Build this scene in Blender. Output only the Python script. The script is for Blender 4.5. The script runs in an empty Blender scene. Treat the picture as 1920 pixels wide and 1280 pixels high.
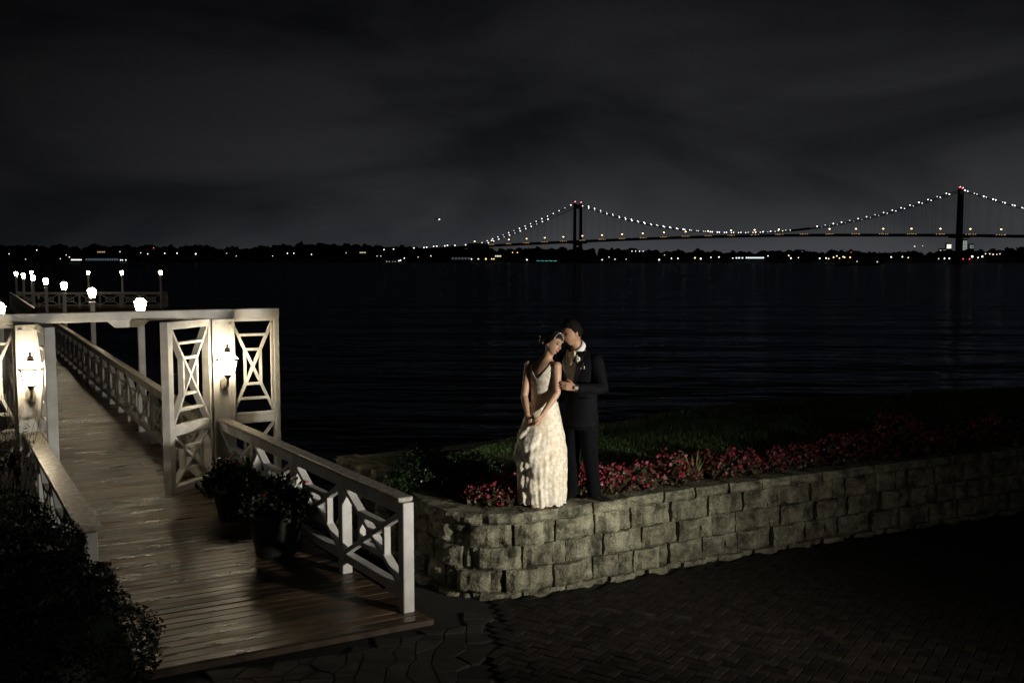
import bpy, bmesh, math, random
import numpy as np
from mathutils import Vector, Matrix, noise
from mathutils.bvhtree import BVHTree

random.seed(7); rng = np.random.default_rng(11)
sc = bpy.context.scene
COL = sc.collection
rad = math.radians

# ------------------------------------------------------------------ camera
CAM_H = 3.3; FPX = 1867.0; PITCH = math.atan(153.0 / FPX)
cd = bpy.data.cameras.new('camera'); cam = bpy.data.objects.new('camera', cd); COL.objects.link(cam)
cd.sensor_width = 36.0; cd.lens = 36.0 * FPX / 1920.0
cd.clip_start = 0.1; cd.clip_end = 30000
cam.location = (0, 0, CAM_H); cam.rotation_euler = (math.pi / 2 - PITCH, 0, 0)
sc.camera = cam

# ------------------------------------------------------------------ night sky
w = bpy.data.worlds.new('World'); sc.world = w; w.use_nodes = True
nt = w.node_tree; nt.nodes.clear()
N = nt.nodes.new; Lk = nt.links.new
out = N('ShaderNodeOutputWorld'); bg = N('ShaderNodeBackground'); Lk(bg.outputs[0], out.inputs[0])
tc = N('ShaderNodeTexCoord')
mp = N('ShaderNodeMapping'); mp.inputs['Scale'].default_value = (1.0, 1.0, 3.4); mp.inputs['Location'].default_value = (0.35, 0.2, 0.1)
Lk(tc.outputs['Generated'], mp.inputs[0])
nz = N('ShaderNodeTexNoise'); nz.inputs['Scale'].default_value = 2.6; nz.inputs['Detail'].default_value = 7; nz.inputs['Roughness'].default_value = 0.52
nz.inputs['Distortion'].default_value = 0.5
Lk(mp.outputs[0], nz.inputs['Vector'])
r1 = N('ShaderNodeValToRGB'); r1.color_ramp.elements[0].position = 0.37; r1.color_ramp.elements[1].position = 0.64
r1.color_ramp.elements[0].color = (0.0055, 0.0058, 0.0068, 1); r1.color_ramp.elements[1].color = (0.0170, 0.0174, 0.0188, 1)
Lk(nz.outputs['Fac'], r1.inputs[0])
sp = N('ShaderNodeSeparateXYZ'); Lk(tc.outputs['Generated'], sp.inputs[0])
r2 = N('ShaderNodeValToRGB'); e = r2.color_ramp.elements                     # city glow: brighter low down
e[0].position = 0.0; e[0].color = (3.3, 3.3, 3.35, 1); e[1].position = 0.6; e[1].color = (0.35, 0.36, 0.38, 1)
m = e.new(0.06); m.color = (1.85, 1.85, 1.85, 1); m = e.new(0.13); m.color = (1.12, 1.12, 1.12, 1); m = e.new(0.21); m.color = (0.74, 0.74, 0.75, 1); m = e.new(0.32); m.color = (0.52, 0.52, 0.53, 1)
Lk(sp.outputs['Z'], r2.inputs[0])
az = N('ShaderNodeVectorMath'); az.operation = 'DOT_PRODUCT'; az.inputs[1].default_value = (0.62, 0.78, 0)   # the glow lies over the city beyond the bridge
Lk(tc.outputs['Generated'], az.inputs[0])
mr = N('ShaderNodeMapRange'); mr.interpolation_type = 'SMOOTHSTEP'; mr.inputs['From Min'].default_value = 0.30; mr.inputs['From Max'].default_value = 0.86
mr.inputs['To Min'].default_value = 0.33; mr.inputs['To Max'].default_value = 0.98
Lk(az.outputs['Value'], mr.inputs['Value'])
m1 = N('ShaderNodeMix'); m1.data_type = 'RGBA'; m1.blend_type = 'MULTIPLY'; m1.inputs['Factor'].default_value = 1
Lk(r1.outputs[0], m1.inputs['A']); Lk(r2.outputs[0], m1.inputs['B'])
Lk(m1.outputs['Result'], bg.inputs['Color']); Lk(mr.outputs[0], bg.inputs['Strength'])

# ------------------------------------------------------------------ moonlight through cloud, and the photographer's lamp
sd = bpy.data.lights.new('moon', 'SUN'); sd.energy = 0.010; sd.angle = rad(20); sd.color = (0.80, 0.88, 1.0)
so = bpy.data.objects.new('moon', sd); COL.objects.link(so); so.rotation_euler = (rad(40), 0, rad(-25))
kd = bpy.data.lights.new('flash_lamp', 'SPOT'); kd.energy = 3350; kd.color = (1.0, 0.94, 0.82); kd.shadow_soft_size = 0.20
kd.spot_size = rad(130); kd.spot_blend = 0.5
ko = bpy.data.objects.new('flash_lamp', kd); COL.objects.link(ko); ko.location = (5.9, 4.7, 1.95)
ko.rotation_euler = (Vector((0.35, 9.95, 1.52)) - ko.location).to_track_quat('-Z', 'Y').to_euler()

# beam profile of the lamp's soft box: bright core, wider sideways than up and down
kd.use_nodes = True; lt = kd.node_tree; em = lt.nodes['Emission']
def lm(op, a, b=None):
    n_ = lt.nodes.new('ShaderNodeMath'); n_.operation = op
    for i_, q_ in enumerate((a, b)):
        if q_ is None: continue
        if isinstance(q_, (int, float)): n_.inputs[i_].default_value = q_
        else: lt.links.new(q_, n_.inputs[i_])
    return n_.outputs[0]
ltc = lt.nodes.new('ShaderNodeTexCoord'); lsp = lt.nodes.new('ShaderNodeSeparateXYZ'); lt.links.new(ltc.outputs['Normal'], lsp.inputs[0])
ax2 = lm('POWER', lm('DIVIDE', lm('ABSOLUTE', lsp.outputs['X']), math.sin(rad(16.8))), 2.0); ay2 = lm('POWER', lm('DIVIDE', lm('ABSOLUTE', lsp.outputs['Y']), math.sin(rad(13.5))), 2.0)
lt.links.new(lm('ADD', lm('EXPONENT', lm('MULTIPLY', lm('ADD', ax2, ay2), -1.0)), .012), em.inputs['Strength'])

sc.view_settings.view_transform = 'Standard'; sc.view_settings.look = 'None'
sc.view_settings.exposure = 0; sc.view_settings.gamma = 1
sc.render.engine = 'CYCLES'
sc.cycles.use_denoising = True
sc.cycles.max_bounces = 6; sc.cycles.diffuse_bounces = 3; sc.cycles.glossy_bounces = 3
sc.cycles.sample_clamp_indirect = 1.2
sc.cycles.caustics_reflective = False; sc.cycles.caustics_refractive = False

# ------------------------------------------------------------------ helpers
def at(x, y, Y):
    """a point Y metres ahead, in the direction of photograph pixel x, y"""
    u = (x - 960) / FPX; v = (y - 640) / FPX
    c, s = math.cos(PITCH), math.sin(PITCH)
    r = Vector((u, c - v * s, -s - v * c)); t = Y / r.y
    return Vector((0, 0, CAM_H)) + r * t

class Geo:
    def __init__(self): self.v = []; self.f = []
    def add(self, verts, faces):
        b = len(self.v); self.v += [tuple(p) for p in verts]; self.f += [tuple(i + b for i in f) for f in faces]; return self
    def loft(self, rings, cap=True, closed=True):
        n = len(rings[0]); v = [p for r in rings for p in r]; f = []
        for i in range(len(rings) - 1):
            for j in range(n if closed else n - 1):
                k = (j + 1) % n
                f.append((i * n + j, i * n + k, (i + 1) * n + k, (i + 1) * n + j))
        if cap and closed:
            f.append(tuple(range(n - 1, -1, -1))); f.append(tuple((len(rings) - 1) * n + j for j in range(n)))
        return self.add(v, f)
    def tube(self, pts, radii, n=10, flat=1.0, ref=None, cap=True):
        pts = [Vector(p) for p in pts]; rings = []; a = None
        for i, p in enumerate(pts):
            t = (pts[min(i + 1, len(pts) - 1)] - pts[max(i - 1, 0)]).normalized()
            if a is None:
                q = Vector(ref) if ref else (Vector((0, 0, 1)) if abs(t.z) < .9 else Vector((1, 0, 0)))
            else: q = a
            a = (q - t * q.dot(t)).normalized(); b = t.cross(a)
            r = radii[i] if isinstance(radii, (list, tuple)) else radii
            rings.append([p + a * (r * flat * math.cos(2 * math.pi * j / n)) + b * (r * math.sin(2 * math.pi * j / n)) for j in range(n)])
        return self.loft(rings, cap)
    def ball(self, c, r, n=16, m=10):
        c = Vector(c); r = Vector(r) if not isinstance(r, (int, float)) else Vector((r, r, r)); rings = []
        for i in range(1, m):
            th = math.pi * i / m
            rings.append([c + Vector((r.x * math.sin(th) * math.cos(2 * math.pi * j / n), r.y * math.sin(th) * math.sin(2 * math.pi * j / n), -r.z * math.cos(th))) for j in range(n)])
        b = len(self.v); self.loft(rings, cap=False)
        self.v += [tuple(c - Vector((0, 0, r.z))), tuple(c + Vector((0, 0, r.z)))]
        lo, hi = len(self.v) - 2, len(self.v) - 1; q = b + (m - 2) * n
        for j in range(n):
            self.f.append((lo, b + (j + 1) % n, b + j)); self.f.append((hi, q + j, q + (j + 1) % n))
        return self
    def box(self, c, s, R=None):
        c = Vector(c); v = []
        for z in (-.5, .5):
            for y in (-.5, .5):
                for x in (-.5, .5):
                    p = Vector((x * s[0], y * s[1], z * s[2])); v.append(c + (R @ p if R else p))
        return self.add(v, [(0, 2, 3, 1), (4, 5, 7, 6), (0, 1, 5, 4), (2, 6, 7, 3), (0, 4, 6, 2), (1, 3, 7, 5)])
    def mesh(self, name, smooth=False):
        me = bpy.data.meshes.new(name); me.from_pydata(self.v, [], self.f); me.update()
        if smooth: me.polygons.foreach_set('use_smooth', [True] * len(me.polygons))
        return me

def link(name, me, mat=None, parent=None, loc=None, M=None):
    o = bpy.data.objects.new(name, me); COL.objects.link(o)
    if mat and me is not None and not me.materials: me.materials.append(mat)
    if parent is not None: o.parent = parent
    if loc is not None: o.location = loc
    if M is not None: o.matrix_basis = M
    return o
def obj(name, g, mat, parent=None, smooth=False, loc=None): return link(name, g.mesh(name, smooth), mat, parent, loc)
def tag(o, label, cat, group=None):
    o['label'] = label; o['category'] = cat
    if group: o['group'] = group
    return o
def thing(name, label, cat, loc=(0, 0, 0), rz=0, group=None):
    o = bpy.data.objects.new(name, None); COL.objects.link(o); o.location = loc; o.rotation_euler.z = rz
    return tag(o, label, cat, group)
def struct(o): o['kind'] = 'structure'; return o
def stuff(o): o['kind'] = 'stuff'; return o
def copy_tree(o, parent=None):
    c = o.copy(); COL.objects.link(c); c.parent = parent
    for ch in o.children: copy_tree(ch, c)
    return c
def bevel_mesh(me, width, seg=1):
    bm = bmesh.new(); bm.from_mesh(me)
    bmesh.ops.bevel(bm, geom=bm.edges[:], offset=width, segments=seg, affect='EDGES', profile=.6)
    bm.to_mesh(me); bm.free(); return me
def frame(ex, ez=(0, 0, 1)):
    ex = Vector(ex).normalized(); ez = Vector(ez); ez = (ez - ex * ez.dot(ex)).normalized(); ey = ez.cross(ex)
    return Matrix((ex, ey, ez)).transposed()
def boxpart(name, parent, c, size, R, mat, bev=.006):
    """a bevelled board centred on c (in the parent's space), its axes in R"""
    me = Geo().box((0, 0, 0), size).mesh(name)
    if bev: bevel_mesh(me, min(bev, .3 * min(size)))
    M = Matrix.Translation(Vector(c)) @ R.to_4x4()
    return link(name, me, mat, parent, M=M)
def barpart(name, parent, p0, p1, wid, dep, mat, up=(0, 0, 1), bev=.004):
    p0, p1 = Vector(p0), Vector(p1); d = p1 - p0
    return boxpart(name, parent, (p0 + p1) / 2, (d.length, dep, wid), frame(d, up), mat, bev)

# ------------------------------------------------------------------ materials
def mat_base(name):
    m = bpy.data.materials.new(name); m.use_nodes = True
    return m, m.node_tree, m.node_tree.nodes['Principled BSDF']
def ramp(nt, a, b, pa=.35, pb=.65):
    r = nt.nodes.new('ShaderNodeValToRGB'); e = r.color_ramp.elements
    e[0].position = pa; e[1].position = pb; e[0].color = (*a, 1); e[1].color = (*b, 1); return r
def P(name, a, b=None, scale=8, rough=.6, bump=0, bscale=None, coord='Object', metal=0, rand=0, stretch=(1, 1, 1), spec=.5, sheen=0, dist=.01, pa=.35, pb=.65, detail=5):
    m, nt, bs = mat_base(name); N = nt.nodes.new; L = nt.links.new
    bs.inputs['Roughness'].default_value = rough; bs.inputs['Metallic'].default_value = metal
    bs.inputs['Specular IOR Level'].default_value = spec; bs.inputs['Sheen Weight'].default_value = sheen
    b = b or tuple(min(1, c * 1.25) for c in a)
    if coord == 'World': g = N('ShaderNodeNewGeometry'); v = g.outputs['Position']
    else: t = N('ShaderNodeTexCoord'); v = t.outputs[coord]
    mp = N('ShaderNodeMapping'); mp.inputs['Scale'].default_value = stretch; L(v, mp.inputs[0])
    n = N('ShaderNodeTexNoise'); n.inputs['Scale'].default_value = scale; n.inputs['Detail'].default_value = detail; L(mp.outputs[0], n.inputs['Vector'])
    r = ramp(nt, a, b, pa, pb); L(n.outputs['Fac'], r.inputs[0]); c = r.outputs[0]
    if rand:
        oi = N('ShaderNodeObjectInfo'); mr = N('ShaderNodeMapRange'); mr.inputs['To Min'].default_value = 1 - rand; mr.inputs['To Max'].default_value = 1 + rand
        L(oi.outputs['Random'], mr.inputs['Value'])
        hs = N('ShaderNodeHueSaturation'); L(mr.outputs[0], hs.inputs['Value']); L(c, hs.inputs['Color']); c = hs.outputs[0]
    L(c, bs.inputs['Base Color'])
    if bump:
        n2 = N('ShaderNodeTexNoise'); n2.inputs['Scale'].default_value = bscale or scale * 3; n2.inputs['Detail'].default_value = 4; L(mp.outputs[0], n2.inputs['Vector'])
        bp = N('ShaderNodeBump'); bp.inputs['Strength'].default_value = bump; bp.inputs['Distance'].default_value = dist; L(n2.outputs['Fac'], bp.inputs['Height']); L(bp.outputs[0], bs.inputs['Normal'])
    return m
def EM(name, col, s, sample=True):
    m, nt, bs = mat_base(name)
    bs.inputs['Base Color'].default_value = (.8, .8, .8, 1); bs.inputs['Emission Color'].default_value = (*col, 1); bs.inputs['Emission Strength'].default_value = s
    if not sample: m.cycles.emission_sampling = 'NONE'
    return m

PIER_ANG = math.atan2(.484, .875)
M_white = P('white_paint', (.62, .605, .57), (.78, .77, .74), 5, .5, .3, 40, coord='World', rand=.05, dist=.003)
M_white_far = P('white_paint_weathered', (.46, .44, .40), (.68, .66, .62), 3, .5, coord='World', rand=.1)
M_cap = P('worn_white_cap', (.30, .27, .21), (.62, .59, .52), 22, .38, .3, 60, coord='World', dist=.004)
M_metal = P('dark_bronze', (.05, .035, .025), (.12, .085, .06), 30, .4, metal=.7)
M_metal_l = P('pewter_bracket', (.22, .20, .17), (.36, .33, .28), 40, .45, .5, 60, metal=.3, dist=.003)
M_glass = EM('lit_frosted_glass', (1.0, .82, .55), 68)
M_glass_post = EM('lit_post_lantern_glass', (1.0, .82, .55), 85)
M_stone = None
def stone_mat():
    m, nt, bs = mat_base('split_face_concrete'); N = nt.nodes.new; L = nt.links.new
    bs.inputs['Roughness'].default_value = .9; bs.inputs['Specular IOR Level'].default_value = .2
    g = N('ShaderNodeNewGeometry')
    n = N('ShaderNodeTexNoise'); n.inputs['Scale'].default_value = 5; n.inputs['Detail'].default_value = 8; n.inputs['Roughness'].default_value = .65; L(g.outputs['Position'], n.inputs['Vector'])
    r = ramp(nt, (.062, .059, .042), (.31, .300, .215), .36, .62); L(n.outputs['Fac'], r.inputs[0])
    n3 = N('ShaderNodeTexNoise'); n3.inputs['Scale'].default_value = 90; n3.inputs['Detail'].default_value = 3; L(g.outputs['Position'], n3.inputs['Vector'])
    r3 = ramp(nt, (.45, .45, .42), (1.2, 1.2, 1.2), .35, .6); L(n3.outputs['Fac'], r3.inputs[0])
    mx = N('ShaderNodeMix'); mx.data_type = 'RGBA'; mx.blend_type = 'MULTIPLY'; mx.inputs['Factor'].default_value = .8; L(r.outputs[0], mx.inputs['A']); L(r3.outputs[0], mx.inputs['B'])
    oi = N('ShaderNodeObjectInfo'); mr = N('ShaderNodeMapRange'); mr.inputs['To Min'].default_value = .8; mr.inputs['To Max'].default_value = 1.2; L(oi.outputs['Random'], mr.inputs['Value'])
    hs = N('ShaderNodeHueSaturation'); L(mr.outputs[0], hs.inputs['Value']); L(mx.outputs['Result'], hs.inputs['Color']); L(hs.outputs[0], bs.inputs['Base Color'])
    n2 = N('ShaderNodeTexNoise'); n2.inputs['Scale'].default_value = 34; n2.inputs['Detail'].default_value = 7; L(g.outputs['Position'], n2.inputs['Vector'])
    bp = N('ShaderNodeBump'); bp.inputs['Strength'].default_value = .9; bp.inputs['Distance'].default_value = .02; L(n2.outputs['Fac'], bp.inputs['Height']); L(bp.outputs[0], bs.inputs['Normal'])
    return m
M_stone = stone_mat()
def plank_mat():
    m, nt, bs = mat_base('weathered_deck_wood'); N = nt.nodes.new; L = nt.links.new
    g = N('ShaderNodeNewGeometry'); oi = N('ShaderNodeObjectInfo')
    mp = N('ShaderNodeMapping'); mp.inputs['Rotation'].default_value = (0, 0, -PIER_ANG); L(g.outputs['Position'], mp.inputs[0])
    ad = N('ShaderNodeVectorMath'); ad.operation = 'ADD'; L(mp.outputs[0], ad.inputs[0])
    cb = N('ShaderNodeCombineXYZ'); ml = N('ShaderNodeMath'); ml.operation = 'MULTIPLY'; ml.inputs[1].default_value = 37; L(oi.outputs['Random'], ml.inputs[0]); L(ml.outputs[0], cb.inputs[0]); L(cb.outputs[0], ad.inputs[1])
    m2 = N('ShaderNodeMapping'); m2.inputs['Scale'].default_value = (1.2, 26, 26); L(ad.outputs[0], m2.inputs[0])
    n = N('ShaderNodeTexNoise'); n.inputs['Scale'].default_value = 1.6; n.inputs['Detail'].default_value = 7; n.inputs['Roughness'].default_value = .62; L(m2.outputs[0], n.inputs['Vector'])
    r = ramp(nt, (.048, .030, .018), (.185, .124, .072), .32, .68); L(n.outputs['Fac'], r.inputs[0])
    m3 = N('ShaderNodeMapping'); m3.inputs['Scale'].default_value = (1.0, 2.2, 1); L(ad.outputs[0], m3.inputs[0])
    nb = N('ShaderNodeTexNoise'); nb.inputs['Scale'].default_value = 1.3; nb.inputs['Detail'].default_value = 5; L(m3.outputs[0], nb.inputs['Vector'])
    rb = ramp(nt, (.35, .35, .35), (1.3, 1.3, 1.3), .36, .62); L(nb.outputs['Fac'], rb.inputs[0])
    mx = N('ShaderNodeMix'); mx.data_type = 'RGBA'; mx.blend_type = 'MULTIPLY'; mx.inputs['Factor'].default_value = 1; L(r.outputs[0], mx.inputs['A']); L(rb.outputs[0], mx.inputs['B'])
    mr = N('ShaderNodeMapRange'); mr.inputs['To Min'].default_value = .42; mr.inputs['To Max'].default_value = 1.5; L(oi.outputs['Random'], mr.inputs['Value'])
    hs = N('ShaderNodeHueSaturation'); L(mr.outputs[0], hs.inputs['Value']); L(mx.outputs['Result'], hs.inputs['Color']); L(hs.outputs[0], bs.inputs['Base Color'])
    rr = N('ShaderNodeMapRange'); rr.inputs['From Min'].default_value = .3; rr.inputs['From Max'].default_value = .7; rr.inputs['To Min'].default_value = .18; rr.inputs['To Max'].default_value = .56; L(nb.outputs['Fac'], rr.inputs['Value']); L(rr.outputs[0], bs.inputs['Roughness'])
    bp = N('ShaderNodeBump'); bp.inputs['Strength'].default_value = .8; bp.inputs['Distance'].default_value = .008; L(n.outputs['Fac'], bp.inputs['Height']); L(bp.outputs[0], bs.inputs['Normal'])
    return m
M_plank = plank_mat()
M_timber = P('dark_timber', (.05, .035, .025), (.11, .08, .055), 6, .8, coord='World')
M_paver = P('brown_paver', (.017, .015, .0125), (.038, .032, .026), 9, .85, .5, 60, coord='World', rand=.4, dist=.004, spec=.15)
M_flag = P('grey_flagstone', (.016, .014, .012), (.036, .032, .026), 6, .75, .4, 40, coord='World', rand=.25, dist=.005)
M_sand = P('joint_sand', (.010, .009, .008), (.018, .016, .013), 20, .95, coord='World')
M_soil = P('dark_soil', (.025, .018, .012), (.05, .036, .024), 25, .95, .8, 40, coord='World', dist=.02)
M_grassbase = P('turf', (.018, .034, .010), (.035, .060, .018), 9, .9, .8, 60, coord='World', dist=.02)
M_grass = P('grass_blade', (.045, .085, .022), (.085, .15, .04), 2.2, .6, coord='World')
M_leaf = P('dark_leaf', (.006, .013, .005), (.017, .034, .012), 5, .55, coord='World')
M_box = P('boxwood_leaf', (.012, .028, .010), (.030, .056, .020), 7, .75, coord='World', spec=.12)
M_begleaf = P('begonia_leaf', (.04, .055, .02), (.09, .045, .03), 14, .45, coord='World')
M_red = P('crimson_petal', (.12, .008, .018), (.38, .05, .075), 20, .5, coord='World')
M_whitefl = P('white_petal', (.22, .23, .19), (.38, .39, .33), 20, .5)
M_strap = P('variegated_blade', (.16, .20, .06), (.42, .44, .20), 9, .5, coord='World')
M_pot = P('dark_glazed_pot', (.012, .011, .010), (.026, .023, .020), 7, .5)
M_far = P('dark_far_foliage', (.006, .008, .005), (.014, .017, .010), .05, .95, coord='World')
M_farland = P('dark_far_bank', (.008, .008, .007), (.016, .016, .014), .05, .95, coord='World')
M_steel = P('bridge_steel', (.035, .04, .048), (.06, .066, .075), .2, .6, coord='World')
M_concrete = P('pier_concrete', (.06, .058, .055), (.1, .098, .09), .2, .9, coord='World')
M_asph = P('bridge_asphalt', (.035, .033, .03), (.06, .056, .05), .3, .9, coord='World')
M_wallfar = P('far_wall', (.05, .048, .045), (.09, .085, .08), .1, .8, coord='World')

# ------------------------------------------------------------------ water
def water_mat():
    m = bpy.data.materials.new('night_water'); m.use_nodes = True; nt = m.node_tree; nt.nodes.clear(); N = nt.nodes.new; L = nt.links.new
    o = N('ShaderNodeOutputMaterial'); df = N('ShaderNodeBsdfDiffuse'); df.inputs['Color'].default_value = (.004, .005, .009, 1)
    gl = N('ShaderNodeBsdfGlossy'); gl.inputs['Color'].default_value = (.72, .82, 1, 1); gl.inputs['Roughness'].default_value = .16
    mx = N('ShaderNodeMixShader'); L(df.outputs[0], mx.inputs[1]); L(gl.outputs[0], mx.inputs[2]); L(mx.outputs[0], o.inputs[0])
    g = N('ShaderNodeNewGeometry')
    mp = N('ShaderNodeMapping'); mp.inputs['Scale'].default_value = (.22, .62, 1); mp.inputs['Rotation'].default_value = (0, 0, rad(6)); L(g.outputs['Position'], mp.inputs[0])
    n = N('ShaderNodeTexNoise'); n.inputs['Scale'].default_value = 1.0; n.inputs['Detail'].default_value = 2; n.inputs['Roughness'].default_value = .5; L(mp.outputs[0], n.inputs['Vector'])
    bp = N('ShaderNodeBump'); bp.inputs['Strength'].default_value = 1; bp.inputs['Distance'].default_value = .42; L(n.outputs['Fac'], bp.inputs['Height'])
    mp2 = N('ShaderNodeMapping'); mp2.inputs['Scale'].default_value = (.035, .12, 1); L(g.outputs['Position'], mp2.inputs[0])
    n2 = N('ShaderNodeTexNoise'); n2.inputs['Scale'].default_value = 1.0; n2.inputs['Detail'].default_value = 2; L(mp2.outputs[0], n2.inputs['Vector'])
    b2 = N('ShaderNodeBump'); b2.inputs['Strength'].default_value = 1; b2.inputs['Distance'].default_value = 1.6; L(n2.outputs['Fac'], b2.inputs['Height']); L(bp.outputs[0], b2.inputs['Normal'])
    L(b2.outputs[0], gl.inputs['Normal'])
    lw = N('ShaderNodeLayerWeight'); lw.inputs['Blend'].default_value = .5; L(b2.outputs[0], lw.inputs['Normal'])
    pw = N('ShaderNodeMath'); pw.operation = 'POWER'; pw.inputs[1].default_value = 4.0; L(lw.outputs['Facing'], pw.inputs[0])
    ma = N('ShaderNodeMath'); ma.operation = 'MULTIPLY_ADD'; ma.inputs[1].default_value = .23; ma.inputs[2].default_value = .014; L(pw.outputs[0], ma.inputs[0]); L(ma.outputs[0], mx.inputs[0])
    return m
WZ = -3.0
wv = [(-14000, -400, WZ), (14000, -400, WZ), (14000, 15000, WZ), (-14000, 15000, WZ)]
struct(obj('water', Geo().add(wv, [(0, 1, 2, 3)]), water_mat()))

# ------------------------------------------------------------------ retaining wall line, plaza, lawn
def catmull(pts, step=.03):
    pts = [Vector((p[0], p[1], 0)) for p in pts]; P_ = [2 * pts[0] - pts[1]] + pts + [2 * pts[-1] - pts[-2]]; o = []
    for i in range(1, len(P_) - 2):
        a, b, c, d = P_[i - 1:i + 3]; k = max(2, int((c - b).length / step))
        for j in range(k):
            t = j / k; o.append(.5 * ((2 * b) + (c - a) * t + (2 * a - 5 * b + 4 * c - d) * t * t + (3 * b - a - 3 * c + d) * t ** 3))
    o.append(pts[-1]); return o
WALL = catmull([(-2.3, 12.4), (-1.75, 11.6), (-1.25, 10.8), (-1.0, 10.16), (-.80, 9.78), (-.50, 9.52), (-.12, 9.46), (.3, 9.58), (1.05, 10.0), (2.24, 10.68), (3.98, 11.55), (5.5, 12.27), (7.2, 13.05), (9.8, 14.25)])
LEN = [0.0]
for a, b in zip(WALL, WALL[1:]): LEN.append(LEN[-1] + (b - a).length)
def on_wall(s):
    s = max(0, min(LEN[-1] - .001, s)); i = int(np.searchsorted(LEN, s, side='right')) - 1; i = min(i, len(WALL) - 2)
    t = (s - LEN[i]) / (LEN[i + 1] - LEN[i]); p = WALL[i].lerp(WALL[i + 1], t); d = (WALL[min(i + 3, len(WALL) - 1)] - WALL[max(i - 3, 0)]).normalized()
    return p, d, Vector((-d.y, d.x, 0))     # point, tangent (to the right), inward normal
def wall_s_at_x(X):
    i = min(range(len(WALL)), key=lambda k: abs(WALL[k].x - X) + (5 if WALL[k].y > 10 and X < -.3 else 0)); return LEN[i]
WTOP = .85
# land under everything
pz = [(-9, -6), (16, -6), (16, 17)] + [(on_wall(s)[0] + on_wall(s)[2] * .2)[:2] for s in np.linspace(LEN[-1], 1.4, 40)] + [(-1.25, 10.0), (-1.35, 9.35), (-1.0, 8.95), (-3.7, 7.62), (-9, 5.0)]
g = Geo(); n = len(pz)
g.add([(x, y, 0) for x, y in pz] + [(x, y, -4) for x, y in pz], [tuple(range(n))] + [(i, i + n, (i + 1) % n + n, (i + 1) % n) for i in range(n)])
plaza = struct(obj('plaza', g, M_sand))

# lawn, a sheet from the wall to the sea edge
far_pts = catmull([(-2.2, 12.6), (-1.5, 13.1), (-.55, 13.6), (1.6, 15.4), (4.2, 17.6), (10.3, 19.9), (17, 21.8)], .05)
cols = 90; rows = 26; g = Geo(); vs = []
fl = [0.0]
for a, b in zip(far_pts, far_pts[1:]): fl.append(fl[-1] + (b - a).length)
def far_at(t):
    s = t * fl[-1]; i = min(int(np.searchsorted(fl, s, side='right')) - 1, len(far_pts) - 2); k = (s - fl[i]) / (fl[i + 1] - fl[i]); return far_pts[i].lerp(far_pts[i + 1], k)
def lawn_pt(t, k):
    p, d, nn = on_wall(t * LEN[-1]); a = p + nn * .22; b = far_at(t); q = a.lerp(b, k)
    q.z = .80 - .10 * k + .025 * noise.noise((q.x * .8, q.y * .8, 3)) * min(1, k * 4) + .12 * math.sin(math.pi * min(1, k * 1.3)) * (.4 + .6 * min(1, max(0, q.x / 5)))
    return q
for i in range(cols + 1):
    for j in range(rows + 1): vs.append(lawn_pt(i / cols, j / rows))
g.add(vs, [(i * (rows + 1) + j, (i + 1) * (rows + 1) + j, (i + 1) * (rows + 1) + j + 1, i * (rows + 1) + j + 1) for i in range(cols) for j in range(rows)])
lawn = struct(obj('lawn', g, M_grassbase, smooth=True))
g = Geo(); sv = []; ef = []
for i in range(cols + 1):
    p = lawn_pt(i / cols, 1); q = far_at(i / cols); dd = Vector((-.5, .86, 0)) * .28
    sv += [(p.x, p.y, p.z + .02), (p.x + dd.x, p.y + dd.y, p.z + .02), (p.x + dd.x, p.y + dd.y, -4), (p.x, p.y, -4)]
for i in range(cols):
    a = i * 4; b = a + 4
    for k in range(4): ef.append((a + k, b + k, b + (k + 1) % 4, a + (k + 1) % 4))
struct(obj('seawall', g.add(sv, ef), M_concrete))
# planted bed left of the boardwalk
lb = [(-12, 3.2), (-3.55, 7.25), (-6.45, 12.6), (-12, 10.2)]
g = Geo().add([(x, y, .012) for x, y in lb] + [(x, y, -4) for x, y in lb], [(0, 1, 2, 3)] + [(i, i + 4, (i + 1) % 4 + 4, (i + 1) % 4) for i in range(4)])
struct(obj('garden_bed', g, M_soil))

# ------------------------------------------------------------------ pavers: 45 degree herringbone, each paver its own piece
def paver_mesh(sx, sy, h=.03):
    g = Geo(); a, b, c = sx / 2 - .004, sy / 2 - .004, .006
    lo = [(-a, -b, 0), (a, -b, 0), (a, b, 0), (-a, b, 0)]; mi = [(x, y, h - .005) for x, y, _ in lo]; hi = [(x - math.copysign(c, x), y - math.copysign(c, y), h) for x, y, _ in lo]
    g.loft([lo, mi, hi], cap=False); k = len(g.v) - 4; g.f.append((k, k + 1, k + 2, k + 3)); return g.mesh('paver')
PM = paver_mesh(.2, .1)
WB = [(p.x, p.y) for p in WALL]
def wall_y(x):
    c = [y for (a, y), (b, _) in zip(WB, WB[1:]) if min(a, b) <= x <= max(a, b)]; return min(c) if c else 99
def in_deck(x, y): return y > 8.97 + (x + .42) * .553 - .02 and x < -.36
cand = []
A45 = rad(45 + 12)
for i in range(-90, 90):
    for j in range(-90, 90):
        for k in range(2):
            # classic herringbone with 2:1 bricks
            if (i - j) % 4 != 0 and k == 0: pass
            if k == 0 and (i - j) % 4 == 0: cx, cy, ro = i * .1 + .1, j * .1 + .05, 0
            elif k == 1 and (i - j) % 4 == 3: cx, cy, ro = i * .1 + .05, j * .1 + .1, math.pi / 2
            else: continue
            x = 2.2 + cx * math.cos(A45) - cy * math.sin(A45); y = 9.2 + cx * math.sin(A45) + cy * math.cos(A45)
            if -.15 < x < 8.2 and 6.3 < y < wall_y(x) - .05 and y > 6.3 + max(0, x - 3.6) * .8: cand.append((x, y, A45 + ro))
cand.sort(key=lambda c: -1 / (c[0] ** 2 + c[1] ** 2) * (1 if 7.5 < c[1] and abs(c[0]) < c[1] * .53 else .01))
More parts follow.
